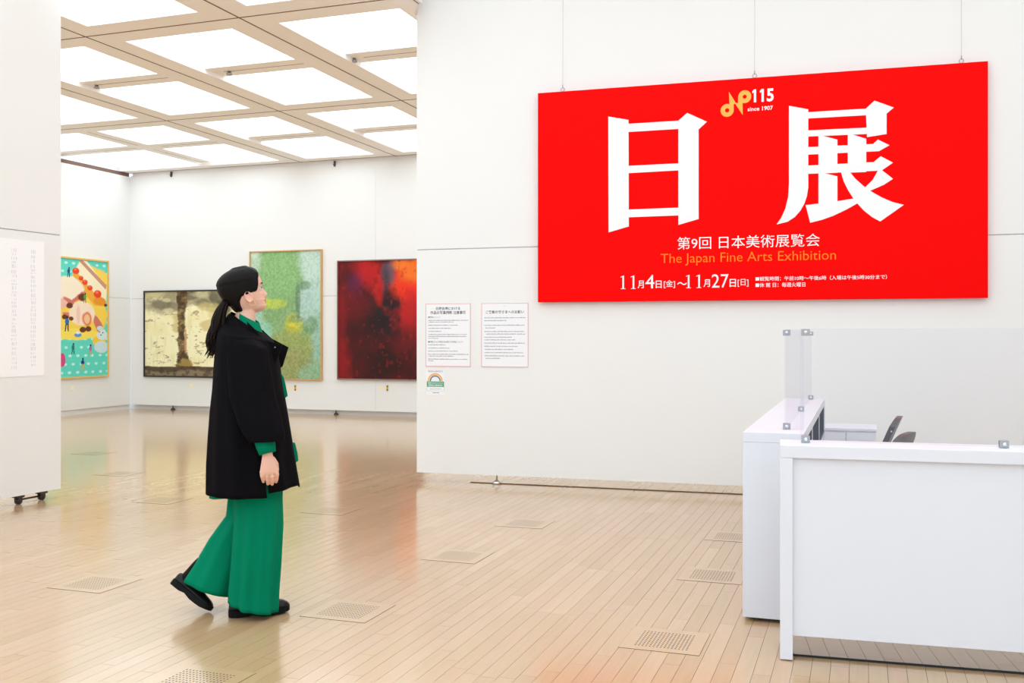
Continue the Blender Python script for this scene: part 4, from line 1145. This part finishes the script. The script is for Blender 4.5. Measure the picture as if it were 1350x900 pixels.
# black coat: body open down the front, wide sleeves, collar and a lapel turned out
coat = resample([(299, 340, 428, PW, .085, -.35, 0), (293, 348, 434, PW, .15, -.3, 0), (287, 355, 443, PW, .205, -.15, 0), (285, 359, 455, PW, .222, -.05, .004), (283, 364, 480, PW, .23, 0, .008), (281, 368.6, 512, PW, .232, 0, .014), (278, 374, 540, PW, .230, 0, .026), (275.5, 380, 575, PW, .232, 0, .034), (273.5, 385.5, 610, PW, .234, 0, .040), (273, 391, 643, PW, .236, 0, .042)], 6)
n = 120
R_ = rings_from(coat, n, fold=(7, 12), t0=HD + .10, t1=HD + 2 * math.pi - .08, seed=1.1)
last = len(R_) - 1
for i in range(last - 6, last + 1):                     # hem: dips on the near side, lifts at front and back
    g = (i - (last - 6)) / 6
    for k, (x, y, z) in enumerate(R_[i]):
        t = (HD + .10 + (2 * math.pi - .18) * k / (n - 1)) % (2 * math.pi)
        near = np.clip((t - 3.2) / .5, 0, 1) if t < 5.30 else 0.
        dz = -.020 * near + .010 * np.clip((t - 5.3) / .8, 0, 1) - .012 * (1.6 < t < 3.0)
        R_[i][k] = (x, y, z + dz * g)
v, f = loft(R_, False)
slit = int((5.30 - HD - .10) / (2 * math.pi - .18) * (n - 1))   # side vent beside the hand
f = [q for q in f if not ((q[0] % n) == slit and (q[0] // n) > last - 7)]
coat_o = wear('coat', v, f, M['wool'], thick=.007)
def sleeve(spec, cap=True):
    r = []
    for (x, y, w, a, b, lean) in spec:
        r.append([(PX(x) + a * math.cos(t) * (1 + .05 * math.sin(5 * t)), w + b * math.sin(t) * (1 + .05 * math.sin(5 * t)), PZ(y) + lean * a * math.cos(t)) for t in np.linspace(0, 2 * math.pi, 48, endpoint=False)])
    return loft(r, True, True, False)
ssp = resample([(325, 440, PW - .13, .075, .04, -.35), (333, 452, PW - .165, .095, .062, -.25), (337, 480, PW - .185, .100, .066, -.1), (344, 520, PW - .21, .104, .068, 0), (354, 548, PW - .228, .100, .070, .0), (361, 566, PW - .236, .092, .068, .0), (364.5, 575, PW - .240, .078, .064, .04)])
v, f = sleeve([tuple(q) for q in ssp]); wear('sleeve', v, f, M['wool'], coat_o, thick=.006)
ssp = resample([(310, 440, PW + .13, .075, .04, -.3), (308, 455, PW + .17, .09, .062, -.2), (306, 520, PW + .225, .10, .075, 0), (318, 560, PW + .215, .095, .078, 0), (330, 582, PW + .205, .08, .07, .1)])
v, f = sleeve([tuple(q) for q in ssp]); wear('sleeve', v, f, M['wool'], coat_o, thick=.006)
# collar: a band standing round the neck, lower in front
col = []
for (xl, xr, yp, b, tilt) in ((296, 352, 437, .125, -.62), (299, 346, 430, .085, -.66), (302, 345, 424.5, .074, -.66), (301, 347.5, 427, .086, -.66), (295, 354, 438, .135, -.62)):
    u = PX((xl + xr) / 2); a = (xr - xl) / 2 / 284
    col.append([(u + a * math.cos(t), PW + b * math.sin(t), PZ(yp) + tilt * a * math.cos(t)) for t in np.linspace(HD + .35, HD + 2 * math.pi - .35, 60)])
v, f = loft(col, False); wear('collar', v, f, M['wool'], coat_o, thick=.004)
def slab(name, pts, w0, w1, th, parent, m='wool'):
    """thin cloth panel from pixel outline; depth runs from w0 (left) to w1 (right)"""
    xs_ = [p[0] for p in pts]; lo, hi = min(xs_), max(xs_)
    wv_ = lambda x: w0 + (w1 - w0) * (x - lo) / (hi - lo)
    n_ = len(pts); v = [(PX(x), wv_(x), PZ(y)) for x, y in pts] + [(PX(x), wv_(x) + th, PZ(y)) for x, y in pts]
    f = [tuple(range(n_))[::-1], tuple(range(n_, 2 * n_))] + [(i, (i + 1) % n_, n_ + (i + 1) % n_, n_ + i) for i in range(n_)]
    return wear(name, v, f, M[m], parent, smooth=False)
slab('lapel', [(331, 424), (340, 434), (349, 447), (371.3, 454.6), (369, 461), (364.5, 476), (362.5, 486), (363, 500), (366, 512), (360, 520), (352, 490), (342, 455), (333, 436)], PW - .115, PW - .03, .010, coat_o)
slab('lapel', [(338, 434), (349, 446), (369, 458), (362, 484), (355, 490), (345, 460)], PW + .06, PW + .13, .010, coat_o)
slab('front_edge', [(355, 485), (363.5, 489), (368.4, 498), (371.0, 510), (373.2, 523), (366, 530), (356, 510)], PW + .02, PW + .05, .006, top_o, 'green')
slab('front_edge', [(372, 582), (383.5, 586), (386.6, 600), (387.6, 610), (380, 616), (372, 600)], PW + .02, PW + .05, .006, top_o, 'green')
bm = bmesh.new(); bm_lathe(bm, [(.004, 0), (.004, .002)], 10, Matrix.Translation((PX(364), PW - .062, PZ(457.5))) @ Matrix.Rotation(math.pi / 2, 4, 'X'))
link('snap_button', bm_mesh('snap_button', bm), M['chrome'], coat_o)

# ---- shoes: upper, thick sole and heel block
def shoe(orig, d, up, sc=1., name='shoe'):
    orig, d, up = np.array(orig, float), np.array(d, float), np.array(up, float)
    d /= np.linalg.norm(d); up -= d * (up @ d); up /= np.linalg.norm(up); s_ = np.cross(up, d)
    P_ = lambda t, y, h: tuple(orig + (d * t + s_ * y + up * h) * sc)
    #        t, half width, top height
    prof = [(.000, .012, .066), (.008, .026, .074), (.03, .033, .080), (.065, .034, .082), (.10, .036, .078), (.14, .042, .074), (.18, .046, .066), (.21, .045, .060), (.235, .039, .055), (.252, .028, .047), (.260, .014, .040)]
    ru, rs = [], []
    for t, w, h in prof:
        ru.append([P_(t, w * math.cos(a) * (1 if math.sin(a) < .3 else .92), .028 + max(0, math.sin(a)) ** .75 * (h - .028) if math.sin(a) > 0 else .028) for a in np.linspace(-.01, math.pi + .01, 20)])
    v, f = loft(ru, True, True, True)
    o = wear(name, v, f, M['leather'], po)
    v, f = [], []
    n_ = len(prof)
    for t, w, h in prof:
        lift = .0 if t < .075 else (.008 if t < .12 else (.0 if t < .205 else (t - .205) * .22))
        for y in (-1, 1):
            v += [P_(t * 1.02 - .002, y * (w + .005), lift), P_(t * 1.02 - .002, y * (w + .005), .031 + (.004 if t > .2 else 0))]
    for i in range(n_ - 1):
        a, b = i * 4, (i + 1) * 4
        f += [(a, b, b + 1, a + 1), (a + 2, a + 3, b + 3, b + 2), (a + 1, b + 1, b + 3, a + 3), (a, a + 2, b + 2, b)]
    f += [(0, 1, 3, 2), ((n_ - 1) * 4, (n_ - 1) * 4 + 2, (n_ - 1) * 4 + 3, (n_ - 1) * 4 + 1)]
    wear('sole', v, f, M['rubber'], o, smooth=False)
    v = [P_(t, y, .072) for t, y in ((.10, -.030), (.15, -.036), (.15, .036), (.10, .030))] + [P_(t, y, h) for t, y, h in ((.10, -.026, .084), (.15, -.03, .078), (.15, .03, .078), (.10, .026, .084))]
    wear('saddle_strap', v, [(0, 1, 5, 4), (1, 2, 6, 5), (2, 3, 7, 6), (3, 0, 4, 7), (4, 5, 6, 7)], M['leather'], o, smooth=False)
shoe(R_heel + np.array((-.014, 0, .001)), R_dir, (0, 0, 1), 1.04)
shoe(tuple(LO - L_up * .006), Ld, L_up, .875)
# rings on the near hand
for off, dz in ((-.0110, .088), (.0105, .096), (.0320, .084)):
    c = np.array((PX(367), PW - .245, PZ(594))) + dwn * dz + np.array((.95, .29, .09)) * off + np.array((.28, -.95, 0)) * .005
    bm = bmesh.new(); bm_torus(bm, .0098, .0017, Matrix.Translation(Vector(c)), 16, 6)
    link('ring', bm_mesh('ring', bm, smooth=True), M['goldm'], po)

# black socks
Rk, Lk = np.array((.02, PW - .06, .44)), np.array((-.065, PW + .05, .43))
Ra, La = R_heel + R_dir * .055 + np.array((0, 0, .105)), np.array(lp(.050, .080))
for a_, k_ in ((Ra, Rk), (La, Lk)):
    bm = bmesh.new(); bm_tube(bm, [a_ - (k_ - a_) * .16, a_, a_ + (k_ - a_) * .15, a_ + (k_ - a_) * .28], [.033, .032, .033, .030], 20)
    link('sock', bm_mesh('sock', bm, smooth=True), M['rubber'], po)
